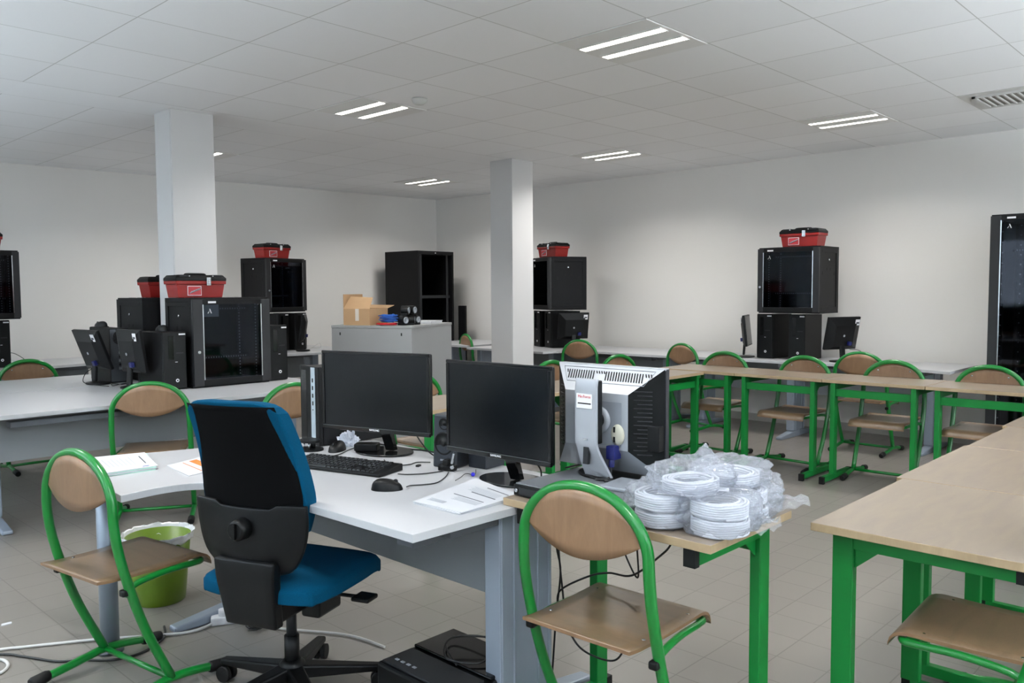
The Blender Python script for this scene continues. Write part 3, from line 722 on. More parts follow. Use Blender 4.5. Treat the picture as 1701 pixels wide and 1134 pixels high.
# ---------------------------------------------------------------- computer towers
def tower(label, loc, rot, w=0.165, d=0.40, h=0.41, back=False, group='black computer towers'):
    t = thing('computer_tower', label, 'computer', loc, rot, group)
    x, y = w/2, d/2
    b = MB(); b.box((-x+0.003, -y+0.03, 0), (x-0.003, y, h-0.006), BLACKM); cs = b.build('case', t, bevel=0.003)
    b = MB(); b.box((-x, -y, 0.004), (x, -y+0.03, h), BLACKP); fb = b.build('front_bezel', t, bevel=0.008)
    b = MB(); b.box((-x*0.55, -y-0.002, h*0.52), (-x*0.1, -y, h*0.93), BLACKG); b.build('recessed_strip', fb, bevel=0.001)
    b = MB(); b.box((x*0.1, -y-0.002, h*0.62), (x*0.7, -y, h*0.64), DARKG); b.build('drive_slot', fb)
    b = MB(); b.box((x*0.0, -y-0.0015, h*0.475), (x*0.2, -y, h*0.482), LABEL); b.build('indicator', fb)
    b = MB(); b.tube([(x*0.15, -y-0.002, h*0.16), (x*0.15, -y, h*0.16)], 0.012, LABEL, 18); lg = b.build('round_badge', fb)
    b = MB(); b.tube([(x*0.15, -y-0.003, h*0.16), (x*0.15, -y-0.002, h*0.16)], 0.006, BLACKP, 10); b.build('badge_mark', lg)
    b = MB(); b.box((x*0.35, -y-0.0015, h*0.94), (x*0.9, -y, h*0.965), LABEL); b.build('sticker', fb)
    if back:
        b = MB(); b.box((-x+0.006, y, 0.01), (x-0.006, y+0.003, h-0.012), METALPC); bk = b.build('back_panel', t)
        b = MB(); b.lathe([(0.05, 0.0), (0.052, 0.002), (0.045, 0.003), (0.044, 0.001)], DARKG, TR(0, y+0.004, h-0.075) @ Matrix.Rotation(-PI/2, 4, 'X'), 24)
        for k in range(7): a = 2*PI*k/7; b.tube([(0.008*math.cos(a), y+0.005, h-0.075+0.008*math.sin(a)), (0.044*math.cos(a+0.5), y+0.005, h-0.075+0.044*math.sin(a+0.5))], 0.003, BLACKP, 6)
        b.build('fan_grille', bk)
        for k in range(5):
            b = MB(); b.box((-x*0.7, y+0.003, 0.10+k*0.03), (x*0.1, y+0.006, 0.118+k*0.03), DARKG if k % 2 else SILVERD); b.build('port', bk)
    return t
TW = [
 ((2.572, 5.93), 0, 0.17, 0.41, 'black computer tower leaning against the left side of the big rack'),
 ((3.385, 5.93), 0, 0.16, 0.43, 'black computer tower right of the big rack on the long desk'),
 ((5.10, 8.78), 14, 0.165, 0.44, 'left black computer tower under the far left wall rack'),
 ((5.36, 8.80), 10, 0.165, 0.44, 'right black computer tower under the far left wall rack'),
 ((7.72, 6.70), -112, 0.165, 0.44, 'left black computer tower under the rack by the middle column'),
 ((7.66, 6.47), -112, 0.165, 0.44, 'right black computer tower under the rack by the middle column'),
 ((7.83, 3.835), -92, 0.165, 0.44, 'left black computer tower under the rack on the right wall'),
 ((7.80, 3.50), -89, 0.165, 0.44, 'right black computer tower under the rack on the right wall'),
 ((2.27, 8.90), 0, 0.17, 0.44, 'black computer tower cut off by the left edge of the picture'),
]
protos = {}
for (x, y), a, w_, h_, lb in TW:
    tower(lb, (x, y, 0.7405 if y > 7.2 or x < 4 else 0.7425), math.radians(a), w=w_, h=h_)
tower('black computer tower turned with its grey back and fan towards the room', (2.505, 6.74, 0.7405), PI, w=0.145, h=0.42, back=True)
tower('narrow black filler block behind the near tower, left of the rack', (2.60, 6.27-0.02, 0.7405), PI, w=0.10, h=0.40, d=0.16)  # hidden filler block, added for the black gap beside the near tower
# tall racks
t = thing('tall_rack', 'tall black open cabinet with a shelf in the far corner', 'rack cabinet', (7.50, 8.93, 0), math.radians(3))
b = MB(); x, y, h = 0.34, 0.33, 1.97
b.box((-x, -y, 0), (-x+0.03, y, h), BLACKM); b.box((x-0.03, -y, 0), (x, y, h), BLACKM); b.box((-x+0.03, y-0.02, 0), (x-0.03, y, h), BLACKM); b.box((-x+0.03, -y, h-0.05), (x-0.03, y-0.02, h), BLACKM); b.box((-x+0.03, -y, 0), (x-0.03, y-0.02, 0.08), BLACKM)
b.build('body', t, bevel=0.003)
for s in (-1, 1):
    b = MB(); b.box((s*0.25-0.02, -y+0.04, 0.08), (s*0.25+0.02, -y+0.045, h-0.05), DARKG); b.build('mounting_rail', t)
b = MB(); b.box((-x+0.03, -y+0.05, 1.33), (x-0.03, y-0.03, 1.355), DARKG); b.box((-x+0.03, -y+0.05, 1.355), (x-0.03, -y+0.055, 1.37), DARKG); b.build('shelf', t)
b = MB(); b.box((-0.02, -y-0.002, h-0.03), (0.0, -y, h-0.02), LABEL); b.build('sticker', t)
b = MB(); b.box((-0.02, 0, 0), (0.02, 0.12, 1.22), BLACKM); o = b.build('folded_black_panel', bevel=0.004); o.location = (8.02, 8.52+0.03, 0); o.rotation_euler = (0, 0, 0.2)
tag(o, 'narrow black upright panel standing right of the tall corner cabinet', 'panel')
t = rack('tall black glass-door rack cabinet at the right edge', (7.80, 1.52, 0), math.radians(-90), w=0.60, d=0.80, h=2.0, group=None, strip=0.075)
t['category'] = 'rack cabinet'

# ---------------------------------------------------------------- small monitors seen from behind
def small_monitor(label, loc, rot, tilt=14, w=0.375, h=0.31):
    """back towards local -y"""
    t = thing('small_monitor', label, 'monitor', loc, rot, 'small black monitors on the rack desks')
    T = TR(0, 0.0, 0.115) @ Matrix.Rotation(math.radians(tilt), 4, 'X')
    b = MB(); b.box((-w/2, 0, 0), (w/2, 0.022, h), BLACKP, T)
    b.poly([(-w/2, 0, 0), (w/2, 0, 0), (w/2, 0, h), (-w/2, 0, h), (-w*0.3, -0.03, h*0.12), (w*0.3, -0.03, h*0.12), (w*0.3, -0.03, h*0.75), (-w*0.3, -0.03, h*0.75)],
           [(0, 1, 5, 4), (1, 2, 6, 5), (2, 3, 7, 6), (3, 0, 4, 7), (4, 5, 6, 7), (0, 3, 2, 1)], BLACKP, T)
    bo = b.build('housing', t, bevel=0.003)
    b = MB(); b.box((-w/2+0.015, 0.022, 0.015), (w/2-0.015, 0.0235, h-0.015), SCREEN, T); b.build('screen', t)
    b = MB(); b.box((w*0.30, -0.0225, h-0.075), (w*0.43, -0.0195, h-0.020), LABEL, T); st = b.build('sticker', bo)
    b = MB(); b.box((w*0.32, -0.0235, h-0.060), (w*0.41, -0.0225, h-0.044), INK, T); b.build('sticker_print', st)
    b = MB(); b.lathe([(0.011, 0), (0.011, 0.002)], SILVER, T @ TR(-0.005, -0.032, h*0.45) @ Matrix.Rotation(PI/2, 4, 'X'), 12); b.build('round_logo', bo)
    b = MB(); b.box((-0.028, -0.05, 0.02), (0.028, -0.03, 0.24), BLACKP, Matrix.Rotation(math.radians(-4), 4, 'X')); b.build('neck', t, bevel=0.006)
    b = MB(); b.prism([(0.11*math.cos(a), 0.08*math.sin(a)-0.01) for a in [2*PI*k/32 for k in range(32)]], 0, 0.014, BLACKP); b.build('base', t, bevel=0.004)
    b = MB(); b.box((0.045, -0.055, 0.05), (0.08, -0.03, 0.085), BLUEV, T); b.build('vga_plug', t, bevel=0.003)
    return t
def back_to(dx, dy): return math.atan2(dx, -dy)   # rotation that turns local -y towards (dx,dy)
small_monitor('left small black monitor seen from behind, leaning back beside the towers', (2.36, 6.56, 0.7405), back_to(-1, -0.12), 20)
small_monitor('small black monitor seen from behind, between the tower back and the near tower', (2.415, 6.05, 0.7405), back_to(-0.99, -0.12), 8, w=0.32)
small_monitor('small black monitor at the right side of the towers at the far left wall', (5.27, 8.40, 0.7405), back_to(0.80, -0.6), 8)
small_monitor('small black monitor seen from behind right of the middle column', (7.53, 6.20, 0.7425), back_to(-0.5, -0.87), 10)
small_monitor('small black monitor seen from behind at the right end of the towers', (7.72, 3.13, 0.7425), back_to(-0.42, -0.9), 12)
small_monitor('small black monitor seen edge-on at the left end of the right wall towers', (7.68, 4.045, 0.7425), back_to(-0.35, 0.94), 6)

# ---------------------------------------------------------------- grey cabinet and what lies on it
A_, B_, C_ = Vector((4.331, 6.422)), Vector((4.689, 5.691)), Vector((5.475, 6.036))
e1 = (A_-B_); e2 = (C_-B_)
ctr = (A_+C_)/2; rot = math.atan2(e2.y, e2.x); W2, D2 = e2.length/2, e1.length/2
t = thing('grey_cabinet', 'light grey steel cabinet with a cardboard box and papers on top', 'cabinet', (ctr.x, ctr.y, 0), rot)
b = MB(); b.box((-W2, -D2, 0.0), (W2, D2, 1.095), GREYC); b.build('body', t, bevel=0.002)
b = MB(); b.box((-W2-0.003, -D2-0.003, 1.096), (W2+0.003, D2+0.003, 1.12), GREYC); b.build('top', t, bevel=0.002)
for yy in (-D2+0.10, D2-0.09):
    b = MB(); b.box((-W2-0.003, yy-0.006, 1.03), (-W2, yy+0.006, 1.055), BLACKR); b.build('keyhole_slot', t)
def on_cab(u, v): # u right/away, v left/away in cabinet axes from the near corner
    p = B_ + e2.normalized()*u + e1.normalized()*v; return p
p = on_cab(0.19, 0.56)
t = thing('cardboard_box', 'open brown cardboard box on the grey cabinet with flaps up', 'box', (p.x, p.y, 1.1205), rot)
bw, bd, bh = 0.17, 0.135, 0.15; k = 0.004
b = MB(); b.box((-bw, -bd, 0), (bw, bd, k), CARD)
for a, c in (((-bw, -bd), (-bw+k, bd)), ((bw-k, -bd), (bw, bd)), ((-bw+k, -bd), (bw-k, -bd+k)), ((-bw+k, bd-k), (bw-k, bd))): b.box((a[0], a[1], k), (c[0], c[1], bh), CARD)
b.build('body', t)
b = MB(); b.box((-bw, bd-k, bh), (bw, bd, bh+0.13), CARD, TR(0, 0, 0)); b.build('back_flap', t)
b = MB(); b.poly([(-bw, -bd, bh), (-bw, bd, bh), (-bw+0.08, bd-0.03, bh+0.11), (-bw+0.08, -bd+0.01, bh+0.10), (-bw+k, -bd, bh), (-bw+k, bd, bh), (-bw+0.084, bd-0.03, bh+0.11), (-bw+0.084, -bd+0.01, bh+0.10)],
                 [(0, 1, 2, 3), (7, 6, 5, 4), (0, 4, 5, 1), (1, 5, 6, 2), (2, 6, 7, 3), (3, 7, 4, 0)], CARD); b.build('left_flap', t)
b = MB(); b.poly([(bw, -bd, bh), (bw, bd, bh), (bw+0.13, bd, bh+0.03), (bw+0.13, -bd, bh+0.025), (bw, -bd, bh-k), (bw, bd, bh-k), (bw+0.13, bd, bh+0.03-k), (bw+0.13, -bd, bh+0.025-k)],
                 [(0, 1, 2, 3), (7, 6, 5, 4), (0, 4, 5, 1), (1, 5, 6, 2), (2, 6, 7, 3), (3, 7, 4, 0)], CARD); b.build('right_flap', t)
b = MB(); b.box((-bw-0.001, -0.025, 0.04), (-bw-0.0002, 0.012, bh-0.002), TAPE); b.build('tape', t)
def bundle(name, label, cat, c, rx, ry, n, m, r=0.0035, hh=0.04, seed=1, loops=1):
    rnd = random.Random(seed); P = []
    for k in range(n*10+1):
        a = 2*PI*k/10; s = 1+0.25*math.sin(a*0.37+seed)
        P.append((rx*s*math.cos(a)+rnd.uniform(-.006, .006), ry*s*math.sin(a)+rnd.uniform(-.006, .006), r+hh*(k/(n*10.0))+rnd.uniform(0, .004)))
    b = MB(); b.tube(catmull(P, 2), r, m, 6); o = b.build(name); o.location = c; tag(o, label, cat); return o
p = on_cab(0.075, 0.27); bundle('cable_bundle', 'tangled blue network cables on the grey cabinet', 'cable', (p.x, p.y, 1.142), 0.06, 0.085, 9, BLUEC, 0.005, 0.07, 3)
p = on_cab(0.07, 0.29); bundle('cable_bundle', 'red network cable coil under the blue ones on the grey cabinet', 'cable', (p.x, p.y, 1.1205), 0.065, 0.09, 4, REDC, 0.005, 0.012, 5)
def headset_adapter(c, rot, label, s=1.0):
    t = thing('webcam', label, 'camera', c, rot, 'black cameras piled on the grey cabinet')
    b = MB(); b.tube([(0, 0.03, 0.045*s), (0, -0.035, 0.045*s)], 0.042*s, BLACKP, 22); b.box((-0.04*s, -0.03, 0), (0.04*s, 0.03, 0.02), BLACKP); bo = b.build('body', t, bevel=0.003)
    b = MB(); b.lathe([(0.030*s, 0), (0.030*s, 0.005), (0.020*s, 0.006), (0.019*s, 0.002), (0.004, 0.001)], SILVERD, TR(0, -0.035, 0.045*s) @ Matrix.Rotation(PI/2, 4, 'X'), 22); b.build('lens_ring', t)
    return t
for (u, v, z, a, lb) in [(0.08, 0.13, 0, -0.3, 'leftmost black camera with silver lens ring on the grey cabinet'), (0.17, 0.10, 0.0, 0.5, 'black camera in the bottom middle of the pile on the grey cabinet'),
                      (0.26, 0.10, 0, -0.2, 'black camera at the bottom right of the pile on the grey cabinet'), (0.12, 0.13, 0.088, 0.2, 'black camera on top of the pile, left, on the grey cabinet'),
                      (0.23, 0.12, 0.088, -0.1, 'black camera on top of the pile, right, on the grey cabinet'), (0.35, 0.16, 0, 0.9, 'black camera apart from the pile beside the papers on the grey cabinet')]:
    p = on_cab(u, v); headset_adapter((p.x, p.y, 1.1205+z), rot+a, lb)
p = on_cab(0.58, 0.14)
b = MB(); b.prism([(-0.15, -0.105), (0.15, -0.105), (0.15, 0.105), (-0.15, 0.105)], 0, 0.018, PAPER); b.prism([(-0.12, -0.09), (0.15, -0.11), (0.16, 0.09), (-0.11, 0.11)], 0.0185, 0.024, PAPER)
o = b.build('paper_stack'); o.location = (p.x, p.y, 1.1205); o.rotation_euler = (0, 0, rot+0.1); tag(o, 'stack of white papers on the right of the grey cabinet', 'papers')

# ================================================================== OFFICE CHAIR
t = thing('office_chair', 'blue office chair with a tall black mesh back, standing at the desk', 'office chair', (1.522, 2.532, 0), math.radians(22-90))
def back_w(v): return 0.175+0.032*math.sin(min(1, v/0.3)*PI/2) - 0.030*max(0, (v-0.3)/0.7)
def back_y(u, v): return -0.205-0.115*v+0.030*math.sin(PI*v)+0.028*u*u
Z0, Z1 = 0.640, 1.085
def cushion(u, v):
    uu = 2*u-1; w_ = back_w(v); z = lerp(Z0, Z1, v)
    if v > 0.93: w_ -= 0.02*((v-0.93)/0.07)**2
    return (uu*w_, back_y(uu, v), z-0.018*abs(uu)**6*v)
b = MB(); b.grid(16, 22, cushion, BLUEF, (0, 0.062, -0.004)); o = b.build('back_cushion', t, bevel=0.014, seg=3)
def meshp(u, v):
    uu = 2*u-1; vv = 0.02+0.945*v; w_ = back_w(vv)-0.009
    return (uu*w_, back_y(uu, vv)-0.004, lerp(Z0, Z1, vv))
b = MB(); b.grid(16, 20, meshp, MESH, (0, 0.003, 0)); b.build('mesh_panel', t)
def shell(u, v):
    uu = 2*u-1; z = lerp(0.50, 0.745, v); vv = max(0.0, (z-Z0)/(Z1-Z0))
    q = 0.09+0.128*(1-(1-min(1, v*1.15))**2.2)**0.5
    if v > 0.9 and abs(uu) < 0.45: z -= 0.014*(v-0.9)/0.1
    return (uu*q, back_y(uu, vv)-0.022-0.012*math.sin(PI*v)*(1-uu*uu)+0.05*max(0, 0.25-v), z)
b = MB(); b.grid(18, 14, shell, BLACKP, (0, 0.016, 0)); sh = b.build('lower_back_shell', t, bevel=0.004)
b = MB(); b.tube([(0.0, -0.235, 0.665), (0.0, -0.272, 0.665), (0.0, -0.280, 0.665)], [0.036, 0.034, 0.026], BLACKP, 24); b.box((-0.006, -0.288, 0.64), (0.006, -0.275, 0.69), BLACKP); b.build('lumbar_knob', sh)
# upright bracket behind the seat
def brk(u, v):
    x = (u-0.5)*lerp(0.20, 0.24, v); return (x, lerp(-0.215, -0.245, min(1, v*1.4)), lerp(0.33, 0.56, v))
b = MB(); b.grid(6, 8, brk, BLACKP, (0, 0.045, 0)); b.build('back_bracket', t, bevel=0.008)
# seat
def seat_top(u, v):
    uu = 2*u-1; vv = 2*v-1
    k = (1-0.10*abs(vv)**3); k2 = (1-0.12*abs(uu)**3)
    x = uu*0.245*k; y = 0.03+vv*0.245*k2
    z = 0.492-0.030*max(abs(uu), abs(vv))**5-0.010*(1-uu*uu)*(1-vv*vv)-(0.02*max(0, vv-0.5)**2*4)
    return (x, y, z)
b = MB(); b.grid(22, 22, seat_top, BLUEF, (0, 0, -0.05)); b.build('seat_cushion', t, bevel=0.012, seg=3)
def seat_un(u, v):
    x, y, z = seat_top(u, v); return (x*0.97, y*0.97, 0.44)
def seat_bot(u, v):
    x, y, z = seat_top(u, v); uu = 2*u-1; vv = 2*v-1; return (x*0.97, y*0.97, 0.437-0.06*(1-max(abs(uu), abs(vv))**2))
b = MB(); b.grid(14, 14, seat_bot, BLACKP, (0, 0, 0.012)); b.build('seat_shell', t)
b = MB(); b.box((-0.08, -0.20, 0.33), (0.08, 0.13, 0.395), BLACKP); b.box((0.055, -0.02, 0.30), (0.13, 0.12, 0.40), BLACKP); b.build('tilt_mechanism', t, bevel=0.01)
b = MB(); b.tube([(0.08, 0.03, 0.375), (0.25, 0.05, 0.372)], 0.007, BLACKP, 8); b.box((0.23, 0.02, 0.362), (0.30, 0.09, 0.378), BLACKP); b.build('height_lever', t, bevel=0.006)
b = MB(); b.tube([(0, 0, 0.11), (0, 0, 0.22)], 0.026, BLACKP, 20); b.tube([(0, 0, 0.2201), (0, 0, 0.34)], 0.018, DARKG, 20); b.build('gas_column', t)
st = None
b = MB(); b.lathe([(0.03, 0.055), (0.045, 0.07), (0.045, 0.12), (0.03, 0.135)], BLACKP); hb = b.build('base_hub', t)
for k in range(5):
    a = math.radians(110+72*k) - math.radians(22-90)
    T = RZ(a)
    b = MB()
    b.poly([(0.03, -0.03, 0.07), (0.03, 0.03, 0.07), (0.03, 0.03, 0.118), (0.03, -0.03, 0.118), (0.315, -0.018, 0.062), (0.315, 0.018, 0.062), (0.315, 0.018, 0.085), (0.315, -0.018, 0.085)],
           [(0, 3, 2, 1), (4, 5, 6, 7), (0, 1, 5, 4), (1, 2, 6, 5), (2, 3, 7, 6), (3, 0, 4, 7)], BLACKP, T)
    ar = b.build('base_arm', t, bevel=0.007)
    b = MB()
    for s in (-1, 1):
        b.tube([T @ Vector((0.30, s*0.006, 0.029)), T @ Vector((0.30, s*0.024, 0.029))], 0.0285, BLACKR, 20)
    b.tube([T @ Vector((0.30, -0.007, 0.029)), T @ Vector((0.30, 0.007, 0.029))], 0.012, BLACKP, 10); b.box((0.288, -0.01, 0.03), (0.312, 0.01, 0.064), BLACKP, T)
    b.build('caster', ar)

# ================================================================== ON THE MAIN DESK
DZ = 0.7403
def big_monitor(label, L, R, base, word):
    """L, R = left and right ends of the screen seen from the front (x, y)"""
    L, R = Vector(L), Vector(R); mid = (L+R)/2; w = (R-L).length; d = (R-L).normalized(); rot = math.atan2(d.y, d.x)
    t = thing('flat_monitor', label, 'monitor', (mid.x, mid.y, DZ), rot, 'black widescreen monitors on the desk')
    z0, h = 0.098, 0.335
    b = MB(); x = w/2; e = 0.013
    b.box((-x, -0.012, z0), (x, 0.0, z0+e+0.006), BLACKG); b.box((-x, -0.012, z0+h-e), (x, 0.0, z0+h), BLACKG)
    b.box((-x, -0.012, z0+e+0.006), (-x+e, 0, z0+h-e), BLACKG); b.box((x-e, -0.012, z0+e+0.006), (x, 0, z0+h-e), BLACKG)
    bz = b.build('bezel', t, bevel=0.003)
    b = MB(); b.box((-x+e, -0.008, z0+e+0.006), (x-e, -0.004, z0+h-e), SCREEN); b.build('screen', t)
    b = MB(); b.box((-x+0.002, 0.0, z0+0.002), (x-0.002, 0.018, z0+h-0.002), BLACKP); b.box((-x*0.5, 0.018, z0+0.05), (x*0.5, 0.04, z0+h*0.7), BLACKP); b.build('rear_housing', t, bevel=0.006)
    text_on('brand_lettering', word, 0.011, TR(0, -0.0125, z0+0.0095) @ Matrix.Rotation(PI/2, 4, 'X'), LABEL, bz)
    b = MB(); T = TR(0.02, 0.035, 0)
    b.poly([(-0.022, 0.03, 0.012), (0.022, 0.03, 0.012), (0.022, 0.06, 0.012), (-0.022, 0.06, 0.012), (-0.03, -0.012, 0.13), (0.03, -0.012, 0.13), (0.03, 0.012, 0.13), (-0.03, 0.012, 0.13)],
           [(0, 3, 2, 1), (4, 5, 6, 7), (0, 1, 5, 4), (1, 2, 6, 5), (2, 3, 7, 6), (3, 0, 4, 7)], BLACKG, T); b.build('neck', t, bevel=0.004)
    bl = (Vector(base)-mid); bx = bl.dot(d); by = bl.dot(Vector((-d.y, d.x)))
    b = MB(); b.prism([(bx+0.135*math.cos(a), by+0.098*math.sin(a)) for a in [2*PI*k/48 for k in range(48)]], 0, 0.009, BLACKG, smooth=True); b.build('base', t, bevel=0.003)
    return t
big_monitor('left black widescreen monitor on the white desk beside the computer tower', (2.008, 3.037), (2.156, 2.506), (2.145, 2.80), 'SAMSUNG')
big_monitor('right black widescreen monitor on the white desk beside the silver monitor', (2.029, 2.262), (2.052, 1.775), (2.125, 2.03), 'SAMSUNG')
# desktop tower with silver strip
t = thing('desktop_computer', 'black computer tower with a silver front strip on the desk, left of the monitors', 'computer', (2.205, 3.185, DZ), math.radians(-90-6))
x, y, h = 0.088, 0.165, 0.352
b = MB(); b.box((-x, -y+0.02, 0.004), (x, y, h-0.004), BLACKM); cs = b.build('case', t, bevel=0.004)
b = MB(); b.box((-x, -y, 0.002), (x, -y+0.02, h), BLACKP); fb = b.build('front_bezel', t, bevel=0.004)
b = MB(); b.box((-x+0.018, -y-0.001, 0.02), (-x+0.062, -y, h-0.02), BLACKG); b.build('drive_panel', fb)
b = MB(); b.box((0.020, -y-0.003, 0.035), (0.058, -y, h-0.004), mat('brushed_silver', 'b4c3cc', 0.3, 0.4)); sp = b.build('silver_strip', fb, bevel=0.001)
for k in range(4):
    b = MB(); b.box((0.035, -y-0.0045, 0.18+k*0.034), (0.044, -y-0.003, 0.198+k*0.034), BLACKR); b.build('usb_port', sp)
for zz in (0.16, 0.165+4*0.034-0.005): b = MB(); b.tube([(0.0395, -y-0.0045, zz), (0.0395, -y-0.003, zz)], 0.003, BLACKR, 10); b.build('audio_port', sp)
# loudspeaker
t = thing('loudspeaker', 'dark grey loudspeaker standing between the two black monitors', 'loudspeaker', (2.165, 2.395, DZ), math.radians(-90+12))
b = MB(); b.prism([(-0.048, -0.06), (0.048, -0.06), (0.055, -0.045), (0.05, 0.075), (-0.05, 0.075), (-0.055, -0.045)], 0, 0.205, mat('dark_slate_plastic', '1e232b', 0.45), Matrix(((1, 0, 0, 0), (0, 1, 0.05, 0), (0, 0, 1, 0), (0, 0, 0, 1)))); b.build('cabinet', t, bevel=0.006)
for (zz, r) in ((0.170, 0.021), (0.095, 0.040)):
    b = MB(); yy = -0.06+0.05*zz
    b.lathe([(r*1.12, 0), (r*1.12, 0.0025), (r, 0.003), (r*0.9, 0.0005), (r*0.3, 0.0003), (r*0.28, 0.004), (0.002, 0.006)], BLACKP, TR(0, yy, zz) @ Matrix.Rotation(PI/2, 4, 'X'), 28); b.build('speaker_cone', t)
b = MB(); b.box((-0.013, -0.0605, 0.028), (0.013, -0.058, 0.034), SILVERD); b.build('name_plate', t)
b = MB(); b.box((-0.045, -0.05, 0), (0.045, 0.065, 0.105), mat('dark_slate_plastic', '1e232b', 0.45)); o = b.build('speaker_box', bevel=0.004); o.location = (2.24, 2.285, DZ); o.rotation_euler = (0, 0, math.radians(-84))
tag(o, 'small dark box under the lower left corner of the right black monitor', 'box')
# webcam in front of the speaker
t = thing('desk_webcam', 'small black clip-on webcam lying in front of the loudspeaker', 'webcam', (2.085, 2.335, DZ), math.radians(-70))
b = MB(); b.box((-0.035, -0.012, 0.0), (0.035, 0.018, 0.022), BLACKP); b.box((-0.01, -0.02, 0.022), (0.012, 0.01, 0.045), BLACKP); b.build('body', t, bevel=0.004)
b = MB(); b.tube([(0.03, -0.02, 0.018), (0.03, -0.012, 0.018)], 0.007, CHROME, 12); b.build('lens', t)
b = MB(); b.box((0.012, -0.012, 0.035), (0.02, -0.004, 0.075), CHROME, Matrix.Rotation(0.25, 4, 'Y')); b.build('metal_clip', t, bevel=0.001)
# keyboard
t = thing('keyboard', 'black full-size keyboard lying on the white desk', 'keyboard', (1.845, 2.665, DZ), math.radians(-74))
b = MB(); b.poly([(-0.225, -0.075, 0), (0.225, -0.075, 0), (0.225, 0.075, 0), (-0.225, 0.075, 0), (-0.225, -0.075, 0.012), (0.225, -0.075, 0.012), (0.225, 0.075, 0.026), (-0.225, 0.075, 0.026)],
                 [(0, 3, 2, 1), (4, 5, 6, 7), (0, 1, 5, 4), (1, 2, 6, 5), (2, 3, 7, 6), (3, 0, 4, 7)], BLACKP); kb = b.build('body', t, bevel=0.003)
KEYM = mat('key_plastic', '101113', 0.35)
kmeshes = {}
for row in range(6):
    y0 = -0.066+row*0.0222; nk = 20; xx = -0.215
    for k in range(nk):
        wk = 0.0205
        if row == 0 and 3 <= k <= 8:
            if k > 3: xx += wk; continue
            wk_ = wk*6-0.003
        else: wk_ = wk-0.003
        if k in (14, 17) and False: pass
        if (row, k) in ((1, 14), (1, 16), (2, 14), (2, 15), (2, 16), (5, 14)): xx += wk; continue
        key = round(wk_, 4)
        if key not in kmeshes:
            b = MB(); b.poly([(0, 0, 0), (wk_, 0, 0), (wk_, 0.0185, 0), (0, 0.0185, 0), (0.002, 0.002, 0.006), (wk_-0.002, 0.002, 0.006), (wk_-0.002, 0.0165, 0.006), (0.002, 0.0165, 0.006)],
                             [(0, 3, 2, 1), (4, 5, 6, 7), (0, 1, 5, 4), (1, 2, 6, 5), (2, 3, 7, 6), (3, 0, 4, 7)], KEYM)
            ko = b.build('key', kb); kmeshes[key] = ko.data
        else:
            ko = bpy.data.objects.new('key', kmeshes[key]); C.objects.link(ko); ko.parent = kb
        ko.location = (xx, y0, 0.0123+0.014*(y0+0.075)/0.15); ko.rotation_euler = (math.atan(0.014/0.15), 0, 0); xx += wk
# mice
def mouse(label, loc, rot, s=1.0, pale=None):
    t = thing('computer_mouse', label, 'mouse', loc, rot, 'black computer mice')
    def top(u, v):
        a = 2*PI*u; r = v
        x = 0.031*s*math.cos(a)*r; y = 0.055*s*math.sin(a)*r
        z = 0.036*s*math.sqrt(max(0, 1-r**2.6))*(1-0.22*(y/(0.055*s)))
        return (x, y, z+0.002)
    b = MB(); b.grid(28, 12, lambda u, v: top(u, v), BLACKP); b.prism([(0.030*s*math.cos(a), 0.054*s*math.sin(a)) for a in [2*PI*k/28 for k in range(28)]], 0, 0.003, BLACKP)
    b.build('shell', t)
    b = MB(); b.tube([(-0.003, 0.030*s, 0.029*s), (0.003, 0.030*s, 0.029*s)], 0.008*s, DARKG, 14); b.build('scroll_wheel', t)
    return t
mouse('black computer mouse in front of the keyboard', (1.742, 2.262, DZ), math.radians(-46-90), 1.0)
mouse('black computer mouse at the back of the desk beside the crumpled tissue', (2.035, 2.985, DZ), math.radians(120), 1.05)
# mice on the towers of the racks
mouse('black computer mouse on the towers left of the rear rack', (2.49, 6.85, 1.1610), 0.4, 1.1)
mouse('black computer mouse on the tower left of the big rack', (2.58, 5.95, 1.1506), 0.2, 1.1)
# crumpled tissue
b = MB(); rnd = random.Random(3)
def tis(u, v):
    a = 2*PI*u; ph = PI*v/2
    p = Vector((math.cos(a)*math.sin(ph), math.sin(a)*math.sin(ph), math.cos(ph)))
    n = noise.noise(p*3.1)*0.35+abs(noise.noise(p*6.3+Vector((3, 1, 2))))*0.5
    r = 0.034*(1+n); return (p.x*r*1.2, p.y*r*1.2, max(0, p.z*r*1.5))
b.grid(40, 16, tis, mat('white_tissue', 'dfe3ee', 0.8), smooth=False); o = b.build('crumpled_tissue'); o.location = (2.145, 3.06, DZ); tag(o, 'crumpled white tissue on the desk behind a mouse', 'tissue')
# power adapter on the left monitor's base
b = MB(); b.box((-0.05, -0.028, 0), (0.05, 0.028, 0.03), BLACKP); o = b.build('power_adapter', bevel=0.004); o.location = (2.10, 2.86, DZ+0.0095); o.rotation_euler = (0, 0, -0.9)
tag(o, 'black power adapter lying on the left monitor base', 'power adapter')
t = thing('phone_stand', 'small black stand with silver pins in front of the computer tower', 'stand', (1.965, 3.085, DZ), -1.2)
b = MB(); b.prism([(0.06*math.cos(a), 0.05*math.sin(a)) for a in [2*PI*k/24 for k in range(24)]], 0, 0.008, BLACKP); b.prism([(0.05*math.cos(a), 0.042*math.sin(a)) for a in [2*PI*k/24 for k in range(24)]], 0.036, 0.046, BLACKP); b.tube([(0, 0.02, 0.008), (0, 0.02, 0.036)], 0.012, BLACKP); b.build('stand', t)
for s in (-1, 1): b = MB(); b.tube([(s*0.012, -0.025, 0.008), (s*0.012, -0.025, 0.036)], 0.003, CHROME, 8); b.build('pin', t)
